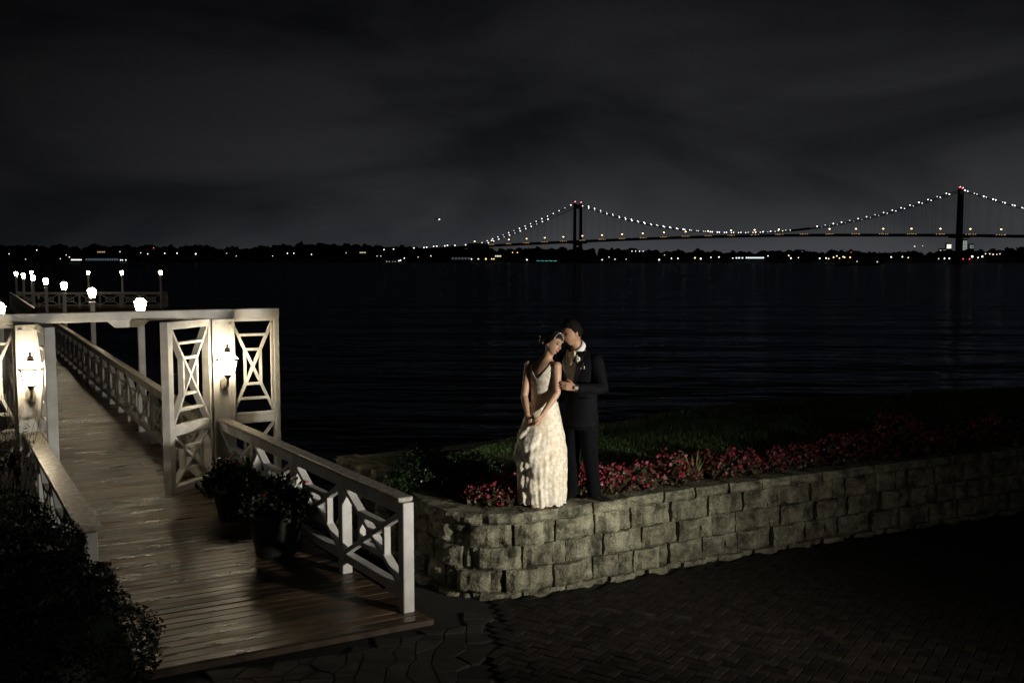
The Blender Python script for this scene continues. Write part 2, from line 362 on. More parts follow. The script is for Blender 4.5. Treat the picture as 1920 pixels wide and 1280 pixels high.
for x, y, a in cand[:290]:
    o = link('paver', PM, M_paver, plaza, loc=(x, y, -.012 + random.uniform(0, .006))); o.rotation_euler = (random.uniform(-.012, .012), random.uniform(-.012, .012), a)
g = Geo(); pv = [v.co.copy() for v in PM.vertices]; pf = [tuple(p.vertices) for p in PM.polygons]
for x, y, a in cand[290:]:
    R = Matrix.Rotation(a, 3, 'Z'); T = Vector((x, y, -.012 + random.uniform(0, .006))); g.add([R @ v + T for v in pv], pf)
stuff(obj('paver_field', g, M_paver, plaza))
# irregular flagstones along the foot of the boardwalk
gx, gy = 25, 20; pts = {}
for i in range(gx + 1):
    for j in range(gy + 1): pts[i, j] = Vector((-4.8 + i * .20 + random.uniform(-.07, .07), 5.9 + j * .165 + random.uniform(-.055, .055) + i * .03, 0))
def inset_poly(ps, d):
    c = sum(ps, Vector()) / len(ps); return [p + (c - p).normalized() * d for p in ps]
for i in range(gx):
    for j in range(gy):
        ps = [pts[i, j], pts[i + 1, j], pts[i + 1, j + 1], pts[i, j + 1]]
        c = sum(ps, Vector()) / 4
        if c.x > -.3 or c.y < 6.9 or in_deck(c.x, c.y + .22): continue
        if random.random() < .5: m_ = (ps[0] + ps[1]) / 2 + Vector((0, random.uniform(-.03, -.0), 0)); ps = [ps[0], m_] + ps[1:]
        lo = inset_poly(ps, .007); hi = inset_poly(ps, .016); h = .016 + random.uniform(0, .008)
        g = Geo(); k = len(lo); z0 = -.01
        g.loft([[(p.x, p.y, z0) for p in lo], [(p.x, p.y, h - .006) for p in lo], [(p.x, p.y, h) for p in hi]], cap=False); g.f.append(tuple(range(2 * k, 3 * k)))
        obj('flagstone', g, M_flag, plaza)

# ------------------------------------------------------------------ retaining wall of split-faced blocks
wall = thing('retaining_wall', 'curved low retaining wall of rough split-faced concrete blocks under the couple', 'wall')
def block_mesh(seed, L_, H_, D_=.26, cap=False):
    nx, nz_ = 10, 6; g = Geo(); v = []
    for j in range(nz_ + 1):
        for i in range(nx + 1):
            u = i / nx; t = j / nz_; x = (u - .5) * (L_ - .008); z = t * (H_ - .006)
            e_ = min(u, 1 - u) * L_; ez = min(t, 1 - t) * H_
            y = (-.066 if L_ > .2 else -.034) * min(1, max(0, e_ - .012) / (.06 + .04 * ((seed * 7) % 5) / 5)) * min(1, .35 + ez / .05) + .024 * noise.noise((x * 14 + seed * 9, z * 14, seed)) - .022 * noise.noise((x * 5 + seed * 3, z * 7, 2 + seed))
            if cap and t > .7: y *= .85
            v.append((x, y, z))
    g.add(v, [(j * (nx + 1) + i, j * (nx + 1) + i + 1, (j + 1) * (nx + 1) + i + 1, (j + 1) * (nx + 1) + i) for j in range(nz_) for i in range(nx)])
    b = len(g.v); hl = L_ / 2 - .02; hh = H_ - .006
    g.v += [(-hl, D_, 0), (hl, D_, 0), (hl, D_, hh), (-hl, D_, hh)]
    bot = list(range(nx + 1)); top = [nz_ * (nx + 1) + i for i in range(nx + 1)]
    g.f.append(tuple(reversed(bot)) + (b, b + 1)); g.f.append(tuple(top) + (b + 2, b + 3))
    g.f.append(tuple(j * (nx + 1) for j in range(nz_, -1, -1)) [::-1] + (b + 3, b)); g.f.append(tuple(j * (nx + 1) + nx for j in range(nz_, -1, -1)) + (b + 1, b + 2))
    me = g.mesh('block'); bm = bmesh.new(); bm.from_mesh(me); bmesh.ops.recalc_face_normals(bm, faces=bm.faces); bm.to_mesh(me); bm.free()
    return me
VAR = {}
CH = [(-.165, .225), (.06, .225), (.285, .225), (.51, .225), (.735, .115)]
for ci, (z0, h) in enumerate(CH):
    s = .1 + (.215 if ci % 2 else 0)
    tog = ci % 2
    while s < LEN[-1] - .3:
        tog = 1 - tog; L_ = random.choice([.43, .40, .46]) if ci == 4 else (random.choice([.31, .34]) if tog else random.choice([.15, .18])); p, d, nn = on_wall(s + L_ / 2)
        key = (ci == 4, L_, random.randrange(4))
        if key not in VAR: VAR[key] = block_mesh(len(VAR) + 1, L_, h, cap=ci == 4)
        R = Matrix((d, nn, Vector((0, 0, 1)))).transposed()
        p = p + nn * (.03 + .012 * ci + random.uniform(-.016, .022)) + Vector((0, 0, z0)) + (nn * -.02 if ci == 4 else Vector())
        if ci < 4 and not tog: p = p + nn * .028
        link('block', VAR[key], M_stone, wall, M=Matrix.Translation(p) @ R.to_4x4() @ Matrix.Rotation(random.uniform(-.05, .05), 4, 'Z'))
        s += L_

# ------------------------------------------------------------------ pier frame: s to the right across the boards, v out over the water
G0 = Vector((-4.18, 13.75, 0)); U = Vector((.875, .484, 0)).normalized(); V = Vector((-.484, .875, 0)).normalized(); Z = Vector((0, 0, 1))
def pv_(s, v, z=0): return G0 + U * s + V * v + Z * z
DZ = .045
pier = thing('pier', 'long weathered boardwalk pier of crosswise planks leading out over the water', 'pier')
RB = frame(U)
k = 0; v = -5.95
far_g = Geo()
PLW = .142
plank_me = {}
while v < 60.5:
    sL = -2.32; sR = .24 if v > -.2 else .24 + (-.2 - v) * .068
    ln = sR - sL; c = pv_((sL + sR) / 2, v + PLW / 2, DZ - .02 + random.uniform(-.002, .002))
    if k < 230:
        key = round(ln, 2)
        if key not in plank_me: plank_me[key] = bevel_mesh(Geo().box((0, 0, 0), (ln, PLW - .010, .04)).mesh('plank'), .006)
        link('plank', plank_me[key], M_plank, pier, M=Matrix.Translation(c) @ RB.to_4x4() @ Matrix.Rotation(random.uniform(-.016, .016), 4, 'X') @ Matrix.Rotation(random.uniform(-.0012, .0012), 4, 'Z'))
    else: far_g.box(c, (ln, PLW - .010, .04), RB)
    v += PLW; k += 1
# far platform, boards laid the same way
TX0, TX1, TY0, TY1 = -50.0, -23.75, 67.4, 69.6
for i in range(int((TY1 - TY0) / .145)): far_g.box(((TX0 + TX1) / 2, TY0 + i * .145 + .07, DZ - .02), (TX1 - TX0, .136, .04))
stuff(obj('plank_field', far_g, M_plank, pier))
for s in (-2.1, -1.0, .1): boxpart('joist', pier, pv_(s, 27.2, DZ - .19), (66.3, .1, .28), frame(V), M_timber, 0)
for yy in (TY0 + .1, TY1 - .2): boxpart('joist', pier, ((TX0 + TX1) / 2, yy, DZ - .2), (TX1 - TX0, .12, .3), frame((1, 0, 0)), M_timber, 0)
boxpart('edge_board', pier, pv_(-.845, -5.99, DZ - .03), (2.98, .035, .07), RB, M_timber, .004)
for v in np.arange(1.5, 66, 4.1):
    for s in (-2.1, .1):
        p = pv_(s, v, 0)
        if p.y < 67: obj('pile', Geo().tube([(0, 0, -5), (0, 0, -.15)], .14, 10), M_timber, pier, loc=p)
for x in np.arange(TX0 + .5, TX1, 4.2): obj('pile', Geo().tube([(0, 0, -5), (0, 0, -.15)], .16, 10), M_timber, pier, loc=(x, TY0 + .3, 0))

# ------------------------------------------------------------------ railings with crossed lattice panels
def lattice(parent, o, ex, wd, z0, z1, fr, bw, th, mat, name='lattice_bar', inner=(.28,), bev=.003, vert=True):
    """X from corner to corner with rungs between the diagonals; o = lower left corner at z 0"""
    ex = Vector(ex).normalized(); q = lambda a, b: Vector(o) + ex * (a * wd) + Z * (z0 + b * (z1 - z0))
    nrm = Z.cross(ex)
    def bar(a, b, t): barpart(name, parent, a, b, bw, t, mat, up=(nrm.cross((b - a).normalized())), bev=bev)
    bar(q(0, 0), q(1, 1), th); bar(q(0, 1), q(1, 0), th - .006)
    for f in inner:
        bar(q(f, f), q(1 - f, f), th - .012); bar(q(f, 1 - f), q(1 - f, 1 - f), th - .012)
    if vert:
        f = inner[-1]; bar(q(f, f), q(f, 1 - f), th - .018); bar(q(1 - f, f), q(1 - f, 1 - f), th - .018)
RH = 1.12
def railing(label, a, b, bays, group=None, near=True, mat=None, ends=(True, True), capw=.15):
    a, b = Vector(a), Vector(b); d = b - a; L_ = d.length; ex = d.normalized(); nrm = Z.cross(ex); R = frame(ex)
    t = thing('railing', label, 'railing', a, group=group); mat = mat or M_white; z = DZ
    o = lambda x, y, zz: ex * x + nrm * y + Z * zz
    boxpart('cap_rail', t, o(L_ / 2, 0, RH - .02), (L_ + (.08 if ends[1] else 0), capw, .042), R, M_cap if near else mat, .007)
    boxpart('top_rail', t, o(L_ / 2, 0, RH - .1), (L_, .096, .118), R, mat, .005)
    boxpart('bottom_rail', t, o(L_ / 2, 0, .23), (L_, .096, .09), R, mat, .005)
    w_ = L_ / bays
    for i in range(bays + 1):
        if (i == 0 and not ends[0]) or (i == bays and not ends[1]): continue
        boxpart('post', t, o(i * w_, 0, (z + RH - .041) / 2), (.11, .11, RH - .041 - z), R, mat, .006)
    for i in range(bays):
        lattice(t, o(i * w_ + .055, 0, 0), ex, w_ - .11, .275, RH - .159, None, .05, .085, mat, bev=.003 if near else 0)
    return t
RA = pv_(.10, -.15); RE = Vector((-.98, 9.03, 0))
railing('white crossed-lattice railing running down to the corner of the retaining wall', RE, RA, 4, ends=(True, False))
LE = Vector((-3.47, 8.02, 0))
railing('white railing half hidden by the dark hedge beside the boardwalk', LE, pv_(-2.28, -.15), 4, ends=(True, False), capw=.2)
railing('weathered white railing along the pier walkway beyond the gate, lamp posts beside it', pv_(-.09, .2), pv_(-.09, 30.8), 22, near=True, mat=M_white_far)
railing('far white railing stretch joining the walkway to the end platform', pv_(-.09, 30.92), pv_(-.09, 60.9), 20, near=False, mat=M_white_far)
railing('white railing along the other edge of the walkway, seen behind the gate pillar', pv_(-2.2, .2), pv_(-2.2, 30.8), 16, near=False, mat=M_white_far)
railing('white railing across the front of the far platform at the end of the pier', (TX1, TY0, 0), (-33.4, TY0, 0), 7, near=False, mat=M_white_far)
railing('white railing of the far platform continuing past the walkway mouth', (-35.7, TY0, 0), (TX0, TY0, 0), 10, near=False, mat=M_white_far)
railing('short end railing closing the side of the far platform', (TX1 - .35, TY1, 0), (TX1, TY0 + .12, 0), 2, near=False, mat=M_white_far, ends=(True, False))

# ------------------------------------------------------------------ gateway
gate = thing('gateway', 'white timber gateway across the boardwalk with lattice side panels and two open leaves', 'gate', G0)
RU = frame(U)
gp = lambda s, v, z: U * s + V * v + Z * z
GT = 2.62; OP = 2.13; PW = .29; PE = .95
boxpart('beam', gate, gp((PE - OP - PE) / 2, 0, GT - .065), (OP + 2 * PE, .17, .13), RU, M_white, .008)
ks = Geo(); kx = -OP / 2
ks.loft([[gp(kx + a, dy, GT - .128 - b) for a, b in ((-.26, 0), (.26, 0), (.17, .085), (-.17, .085))] for dy in (-.06, .06)]); obj('keystone', ks, M_white, gate)
for sgn, s0 in ((1, 0), (-1, -OP)):
    pc = s0 + sgn * PW / 2
    pil = boxpart('pillar', gate, gp(pc, 0, (DZ + GT - .13) / 2), (PW, .28, GT - .13 - DZ), RU, M_white, .008)
    for q in (-.095, .095): boxpart('pillar_trim', gate, gp(pc + q, -.146, (DZ + GT - .13) / 2 + .02), (.05, .012, GT - .3 - DZ), RU, M_white, .003)
    for q in (-.135, .135): boxpart('pillar_trim', gate, gp(pc + q, -.150, (DZ + GT - .13) / 2), (.03, .020, GT - .15 - DZ), RU, M_white, .003)
    e0 = s0 + sgn * PW; e1 = s0 + sgn * PE
    boxpart('end_post', gate, gp(e1 - sgn * .04, 0, (DZ + GT - .13) / 2), (.08, .14, GT - .13 - DZ), RU, M_white, .006)
    sp_ = boxpart('side_panel', gate, gp((e0 + e1 - sgn * .08) / 2, 0, 1.055), (abs(e1 - e0) - .08, .10, .11), RU, M_white, .006)
    inv = sp_.matrix_basis.inverted()
    lo, hi = min(e0, e1 - sgn * .08), max(e0, e1 - sgn * .08)
    def sub(fn, *a, **kw):
        before = set(gate.children); fn(*a, **kw)
        for ch in [c for c in gate.children if c not in before]:
            ml = ch.matrix_basis.copy(); ch.parent = sp_; ch.matrix_basis = inv @ ml
    sub(lattice, gate, gp(lo, 0, 0), U, hi - lo, 1.155, 2.44, None, .038, .06, M_white, inner=(.15, .31))
    for zz, hh in ((2.465, .045), (1.132, .045)): sub(boxpart, 'panel_rail', gate, gp((lo + hi) / 2, -.03, zz), (hi - lo, .05, hh), RU, M_white, .004)
    for ss in (lo + .02, hi - .02): sub(boxpart, 'panel_stile', gate, gp(ss, -.03, 1.80), (.04, .046, 1.24), RU, M_white, .004)
    sub(lattice, gate, gp(lo, 0, 0), U, hi - lo, .28, .995, None, .038, .05, M_white)
    sub(boxpart, 'panel_rail', gate, gp((lo + hi) / 2, 0, .24), (hi - lo, .08, .08), RU, M_white, .004)
# leaves: the frame is the part, lattice bars its pieces
def leaf(hinge_s, ang):
    d = (Matrix.Rotation(ang, 3, 'Z') @ U).normalized(); R = frame(d); T = .12; W_ = 1.0
    base = gp(hinge_s, -.02, 0) + d * .03
    q = lambda a, zz: base + d * a + Z * zz
    zb, zt = .24, 2.50
    lf = boxpart('gate_leaf', gate, q(W_ - .05, (zb + zt) / 2), (.10, T, zt - zb), R, M_white, .006); inv = lf.matrix_basis.inverted()
    before = set(gate.children)
    boxpart('stile', gate, q(.05, (zb + zt) / 2), (.10, T, zt - zb), R, M_white, .006)
    for zz, hh in ((zt - .05, .1), (1.07, .13), (zb + .05, .1)): boxpart('leaf_rail', gate, q(W_ / 2, zz), (W_ - .2, T - .01, hh), R, M_white, .006)
    lattice(gate, q(.1, 0), d, W_ - .2, 1.135, zt - .10, None, .036, .10, M_white, inner=(.15, .31))
    lattice(gate, q(.1, 0), d, W_ - .2, zb + .10, 1.005, None, .036, .10, M_white)
    for zz in (.6, 2.1): boxpart('hinge', gate, q(-.012, zz), (.03, .05, .12), R, M_metal, .003)
    for ch in [c for c in gate.children if c not in before and c is not lf]:
        ml = ch.matrix_basis.copy(); ch.parent = lf; ch.matrix_basis = inv @ ml
leaf(0.0, math.pi + rad(44))
leaf(-OP, -rad(88))

# ------------------------------------------------------------------ lanterns
def hexring(r, z, n=6, ph=0): return [(r * math.cos(2 * math.pi * j / n + ph), r * math.sin(2 * math.pi * j / n + ph), z) for j in range(n)]
def lantern_parts(t, z, gm, k=1.0):
    """z = rim height; glass body tapering down, flared glass roof, metal rim, ribs, finial"""
    a = lambda r, zz: hexring(r * k, z + zz * k)
    gl = obj('glass', Geo().loft([a(.082, -.20), a(.095, -.16), a(.118, -.07), a(.128, -.004)]), gm, t)
    obj('roof', Geo().loft([a(.150, .008), a(.125, .03), a(.098, .062), a(.080, .085), a(.045, .10)]), gm, t)
    obj('rim', Geo().loft([a(.132, -.018), a(.162, -.012), a(.166, .008), a(.150, .014)]), M_metal, t)
    for j in range(6):
        c, s = math.cos(math.pi * j / 3), math.sin(math.pi * j / 3)
        obj('rib', Geo().tube([(r * k * c, r * k * s, z + zz * k) for r, zz in ((.086, -.20), (.099, -.16), (.122, -.07), (.133, -.006))], .0085 * k, 5), M_metal, t)
    obj('base_cup', Geo().loft([a(.02, -.262), a(.035, -.25), a(.045, -.225), a(.09, -.21), a(.09, -.196)]), M_metal, t)
    obj('finial', Geo().loft([hexring(r * k, z + zz * k, 10) for r, zz in ((.052, .098), (.060, .106), (.040, .126), (.034, .135), (.050, .142), (.047, .150), (.018, .166), (.011, .176), (.019, .190), (.013, .204), (.003, .222))]), M_metal, t, smooth=True)
def wall_lantern(label, s):
    t = thing('wall_lantern', label, 'lantern', pv_(s, -.36, 0), group='lit wall lanterns on the gate pillars')
    lantern_parts(t, 1.945, M_glass, 1.0)
    bk = -(U * 0) + V * .205
    def w2(x, y, zz): return U * x + V * y + Z * zz
    pl = []
    for dy in (.188, .214):
        pl.append([w2(.058 * math.cos(a), dy, 1.60 + .10 * math.copysign(abs(math.sin(a)) ** .8, math.sin(a))) for a in np.linspace(0, 2 * math.pi, 20, endpoint=False)])
    obj('backplate', Geo().loft(pl), M_metal_l, t)
    obj('arm', Geo().tube([w2(0, .19, 1.57), w2(0, .09, 1.555), w2(0, .02, 1.60), w2(0, 0, 1.69)], [.02, .016, .016, .02], 8), M_metal_l, t, smooth=True)
    for zz in (1.54, 1.655): obj('screw', Geo().ball(w2(0, .186, zz), .008, 8, 6), M_metal, t)
wall_lantern('lit bronze wall lantern on the gate pillar beside the half-open leaf and flower pots', PW / 2)
wall_lantern('lit bronze wall lantern on the gate pillar next to the dark hedge', -OP - PW / 2)
def lamp_post(p, label, group='lamp posts along the pier'):
    t = thing('lamp_post', label, 'lamp post', p, group=group)
    lantern_parts(t, 2.46, M_glass_post, .88)
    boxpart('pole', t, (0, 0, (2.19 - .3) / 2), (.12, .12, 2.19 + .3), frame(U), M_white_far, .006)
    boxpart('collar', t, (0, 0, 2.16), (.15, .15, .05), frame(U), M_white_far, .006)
    return t
order = ['first', 'second', 'third', 'fourth', 'fifth', 'sixth', 'seventh']
for i in range(7):
    lamp_post(pv_(.08, 6.6 + 8.2 * i), 'lit lamp post beside the walkway railing, %s one out from the gate' % order[i])
lamp_post(pv_(-2.42, 5.7), 'lit lamp post on the hedge side of the walkway, just behind the gate pillar')
for px, lab in ((62, 'lit lamp post on the far platform, right at the mouth of the walkway'), (168, 'lit lamp post on the far platform, next after the walkway mouth'), (231, 'lit lamp post near the middle of the far platform railing'), (303.5, 'lit lamp post at the outer corner of the far platform')):
    q = at(px, 540, TY0 + .5); lamp_post((q.x, TY0 + .35, 0), lab)

# ------------------------------------------------------------------ foliage helpers
def leaf_cloud(n, centers, size, shell=.55, up=.0, fold=.25, asp=.5):
    """n diamond leaves spread through the outer part of ellipsoids [(c, r, weight)]"""
    W_ = np.array([c[2] for c in centers], float); W_ /= W_.sum(); idx = rng.choice(len(centers), n, p=W_)
    C = np.array([c[0] for c in centers], float)[idx]; R_ = np.array([c[1] for c in centers], float)[idx]
    d = rng.normal(size=(n, 3)); d /= np.linalg.norm(d, axis=1)[:, None]; rr = shell + (1.05 - shell) * rng.random(n) ** .6
    bump = 1 + .14 * np.sin(d[:, 0] * 7 + idx * 2.1) * np.cos(d[:, 1] * 6 + idx) + .1 * np.sin(d[:, 2] * 9 + idx)
    p = C + d * R_ * (rr * bump)[:, None]
    a = rng.normal(size=(n, 3)) + d * .6 + np.array([0, 0, up]); a /= np.linalg.norm(a, axis=1)[:, None]
    b = np.cross(a, rng.normal(size=(n, 3))); b /= np.linalg.norm(b, axis=1)[:, None]; c = np.cross(a, b)
    s = size * (.6 + .8 * rng.random(n))[:, None]
    v = np.stack([p - a * s * .5, p + b * s * asp * .5 + c * s * fold * .3, p + a * s * .5, p - b * s * asp * .5 + c * s * fold * .3], 1).reshape(-1, 3)
    return v, n
def quads_mesh(name, v, n, mats=None, mi=None):
    me = bpy.data.meshes.new(name); me.vertices.add(len(v)); me.vertices.foreach_set('co', v.astype(np.float32).ravel())
    me.loops.add(4 * n); me.loops.foreach_set('vertex_index', np.arange(4 * n, dtype=np.int32))
    me.polygons.add(n); me.polygons.foreach_set('loop_start', np.arange(0, 4 * n, 4, dtype=np.int32)); me.update(); me.validate()
    return me
def branches(parent, pts, base, r, mat, name='stem'):
    g = Geo()
    for p in pts:
        p = Vector(p); b = Vector(base); m_ = b.lerp(p, .5) + Vector((random.uniform(-.05, .05), random.uniform(-.05, .05), .06)); g.tube([b, m_, p], [r, r * .7, r * .3], 5)
    return obj(name, g, mat, parent)

# dark hedge beside the boardwalk
hd = thing('hedge', 'large dark rounded hedge at the foot of the boardwalk', 'hedge', (-3.7, 6.7, 0))
cen = [((.40, -.12, .45), (.74, .82, .72), 3), ((.2, .05, .95), (.62, .7, .40), 2), ((-.35, .5, .65), (.85, .9, .70), 3), ((-1.0, 1.5, .6), (.8, .95, .66), 3), ((-1.75, 2.8, .45), (.75, 1.0, .58), 3), ((-2.5, 4.1, .4), (.75, 1.0, .52), 2), ((-1.2, .3, .6), (1.1, 1.0, .8), 2), ((-.5, -.7, .5), (.9, .8, .8), 2), ((-2.4, 1.8, .6), (1.1, 1.2, .85), 2)]
v, n = leaf_cloud(150000, cen, .036, .90); hm = quads_mesh('foliage', v, n); link('foliage', hm, M_leaf, hd)
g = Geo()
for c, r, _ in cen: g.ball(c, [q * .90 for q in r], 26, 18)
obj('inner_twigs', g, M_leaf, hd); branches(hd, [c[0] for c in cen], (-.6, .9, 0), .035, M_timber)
# thin upright twigs by the gate pillar
tw = thing('twiggy_shrub', 'bare wispy twigs rising above the hedge in front of the lit gate pillar', 'shrub', (-5.95, 11.35, 0))
g = Geo()
for i in range(80):
    a = random.uniform(0, 6.28); l_ = random.uniform(1.0, 1.75); x0, y0 = random.uniform(-.25, .25), random.uniform(-.35, .45); tip = Vector((x0 + math.cos(a) * .4 * random.random(), y0 + math.sin(a) * .4 * random.random(), l_))
    g.tube([(x0 * .4, y0 * .4, .0), (x0, y0, l_ * .5), tip], [.005, .004, .0015], 4)
obj('twigs', g, M_timber, tw)
v, n = leaf_cloud(900, [((0, 0, 1.0), (.42, .5, .5), 1)], .05, .2, .6, asp=.25); link('foliage', quads_mesh('foliage', v, n), M_leaf, tw)

# low green shrubs by the wall end
def shrub(label, loc, cen, n, mat, size=.035, specks=0, group=None):
    t = thing('shrub', label, 'shrub', loc, group=group)
    v, k = leaf_cloud(n, cen, size); link('foliage', quads_mesh('foliage', v, k), mat, t)
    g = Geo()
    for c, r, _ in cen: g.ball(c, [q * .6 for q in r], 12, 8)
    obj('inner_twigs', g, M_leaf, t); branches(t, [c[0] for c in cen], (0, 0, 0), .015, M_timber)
    if specks:
        v, k = leaf_cloud(specks, [(c, [q * 1.05 for q in r], w_) for c, r, w_ in cen], .022, .97, asp=.9); link('blossom', quads_mesh('blossom', v, k), M_whitefl, t)
shrub('dense dark green shrub with tiny pale specks behind the railing end', (-.98, 10.95, .78), [((0, 0, .12), (.36, .36, .32), 2), ((.22, -.15, .02), (.3, .3, .25), 1), ((-.15, -.3, -.05), (.3, .3, .25), 1)], 9000, M_box, specks=60)
shrub('low bright green mounded shrub behind the red flowers', (-.42, 10.85, .78), [((0, 0, .12), (.34, .32, .26), 2), ((-.2, -.3, .0), (.3, .3, .2), 1)], 7000, M_box, specks=25)

# flower bed: begonia clumps, each a plant
def clump_mesh(seed, r=.2, h=.26):
    st = rng.integers(1)
    v, n = leaf_cloud(330, [((0, 0, h * .42), (r, r, h * .5), 1)], .055, .35, .3, asp=.75); lm = quads_mesh('foliage', v, n); lm.materials.append(M_begleaf)
    k = 110; v, n = leaf_cloud(k * 2, [((0, 0, h * .58), (r * 1.05, r * 1.05, h * .55), 1)], .034, .75, .8, asp=.95)
    keep = v.reshape(-1, 4, 3); keep = keep[keep[:, :, 2].mean(1) > h * .38][:k]; bm_ = quads_mesh('blossom', keep.reshape(-1, 3), len(keep)); bm_.materials.append(M_red)
    return lm, bm_
CL = [clump_mesh(i) for i in range(5)]
def begonia(p, sc_, label, bloom=True):
    t = thing('flowering_plant', label, 'flowers', p, random.uniform(0, 6.28), 'red flowers along the wall top'); t.scale = (sc_, sc_, sc_ * random.uniform(.85, 1.15))
    a, b = random.choice(CL); link('foliage', a, None, t)
    if bloom: link('blossom', b, None, t)
LR = 'red begonia plant in the bright flower row between the groom and the pale strap-leaved plant'
LR2 = 'dim red begonia plant in the flower row stretching past the pale strap-leaved plant'
LL = 'red begonia plant in the small patch between the bride and the green shrubs'
for X in np.arange(1.12, 11.5, .21):
    if abs(X - 2.32) < .12: continue
    p, d, nn = on_wall(wall_s_at_x(X))
    for row in range(2 if X < 5.5 else 1):
        q = p + nn * (.42 + .27 * row + random.uniform(-.06, .06)) + d * random.uniform(-.06, .06); q.z = .79
        if random.random() < .14: continue
        begonia(q, random.uniform(.62, 1.3) if X < 5 else random.uniform(.9, 1.5), LR if X < 2.3 else LR2)
for (x, y, s) in ((-.33, 9.98, .8), (-.13, 9.93, .95), (-.02, 10.08, 1.0), (.06, 9.99, .7), (-.22, 10.18, .9), (.12, 10.3, .9), (-.05, 10.4, .9)):
    begonia((x, y, .78), s, LL)
for (x, y, s) in ((.52, 10.55, .9), (.7, 10.5, 1.0), (.88, 10.55, 1.0), (.98, 10.4, .9)): begonia((x, y, .79), s, 'red begonia plant directly behind the groom\'s legs')
# pale strappy plant
p, d, nn = on_wall(wall_s_at_x(2.32)); p = p + nn * .5
t = thing('spider_plant', 'pale strap-leaved plant among the red flowers on the wall', 'plant', (p.x, p.y, .79))
for i in range(34):
    a = random.uniform(0, 6.28); l_ = random.uniform(.2, .38); e_ = random.uniform(.35, .95); g = Geo(); pts_ = []
    for j in range(6):
        q = j / 5; pts_.append(Vector((math.cos(a) * e_ * l_ * q, math.sin(a) * e_ * l_ * q, l_ * 1.25 * (q - .55 * e_ * q * q))))
    sd_ = Vector((-math.sin(a), math.cos(a), 0)); v_ = []
    for j, q in enumerate(pts_): ww = .009 * (1 - (j / 5) ** 2) + .001; v_ += [q - sd_ * ww, q + Z * .002, q + sd_ * ww]
    g.add(v_, [(j * 3 + k_, j * 3 + k_ + 1, j * 3 + k_ + 4, j * 3 + k_ + 3) for j in range(5) for k_ in range(2)]); obj('leaf', g, M_strap, t)
# turf
cnt = 80000; tt = rng.random(cnt); kk = rng.random(cnt); vv = []; 
T0, T1 = .12, .78
ang = rng.random(cnt) * 6.283; hh = .045 + .06 * rng.random(cnt); ww = .005 + .006 * rng.random(cnt)
grid = {}
NG = 160
GP = np.array([[lawn_pt(i / NG, j / 40)[:] for j in range(41)] for i in range(NG + 1)])
ti = (T0 + (T1 - T0) * tt) * NG; ki = (.09 + .9 * kk ** 1.3) * 40; i0 = ti.astype(int); j0 = ki.astype(int); ft = (ti - i0)[:, None]; fk = (ki - j0)[:, None]
base = (GP[i0, j0] * (1 - ft) + GP[np.minimum(i0 + 1, NG), j0] * ft) * (1 - fk) + (GP[i0, np.minimum(j0 + 1, 40)] * (1 - ft) + GP[np.minimum(i0 + 1, NG), np.minimum(j0 + 1, 40)] * ft) * fk
sdv = np.stack([np.cos(ang), np.sin(ang), 0 * ang], 1) * ww[:, None]; lean = rng.normal(size=(cnt, 3)) * .025; lean[:, 2] = 0; upv = np.stack([0 * hh, 0 * hh, hh], 1)
v = np.stack([base - sdv, base + sdv, base + sdv * .3 + upv + lean, base - sdv * .3 + upv + lean], 1).reshape(-1, 3)
o = stuff(link('grass', quads_mesh('grass', v, cnt), M_grass)); tag(o, 'short mown grass of the lawn behind the flower bed', 'grass')
# thin edging line on the lawn
tag(obj('garden_edging', Geo().tube([at(868, 850, 12.6) * 1 + Vector((0, 0, 0)), at(905, 852, 12.3), at(945, 857, 12.0), at(985, 868, 11.6)], .012, 6), M_metal_l), 'thin pale edging line curving across the lawn behind the bride', 'edging')

# planters
def planter(label, loc, rt, rb, h, blooms):
    t = thing('planter', label, 'planter', loc, group='flower pots beside the railing')
    prof = [(rb, 0), (rb * 1.02, .02), (rt * .9, h * .7), (rt * .96, h * .9), (rt * 1.06, h * .91), (rt * 1.06, h), (rt * .92, h), (rt * .9, h * .93)]
    obj('pot', Geo().loft([hexring(r, z_, 28) for r, z_ in prof], cap=True), M_pot, t, smooth=False)
    obj('soil', Geo().add(hexring(rt * .9, h * .94, 24), [tuple(range(24))]), M_soil, t)
    cen = [((0, 0, h + .13), (rt * 1.15, rt * 1.15, .22), 3), ((-.22, -.05, h), (.18, .2, .16), 1), ((.2, -.12, h + .02), (.2, .2, .18), 1)]
    v, n = leaf_cloud(2600, cen, .06, .3, .3, asp=.6); link('foliage', quads_mesh('foliage', v, n), M_leaf, t)
    v, n = leaf_cloud(blooms, [((0, 0, h + .24), (rt * 1.0, rt * 1.0, .14), 3)], .045, .8, .5, asp=.9); link('blossom', quads_mesh('blossom', v, n), M_red, t)
planter('dark flower pot with red blooms standing by the open gate leaf', (-3.52, 12.35, DZ), .26, .17, .42, 70)
planter('wide dark flower pot standing against the middle of the lattice railing', (-2.62, 10.85, DZ), .32, .22, .5, 50)

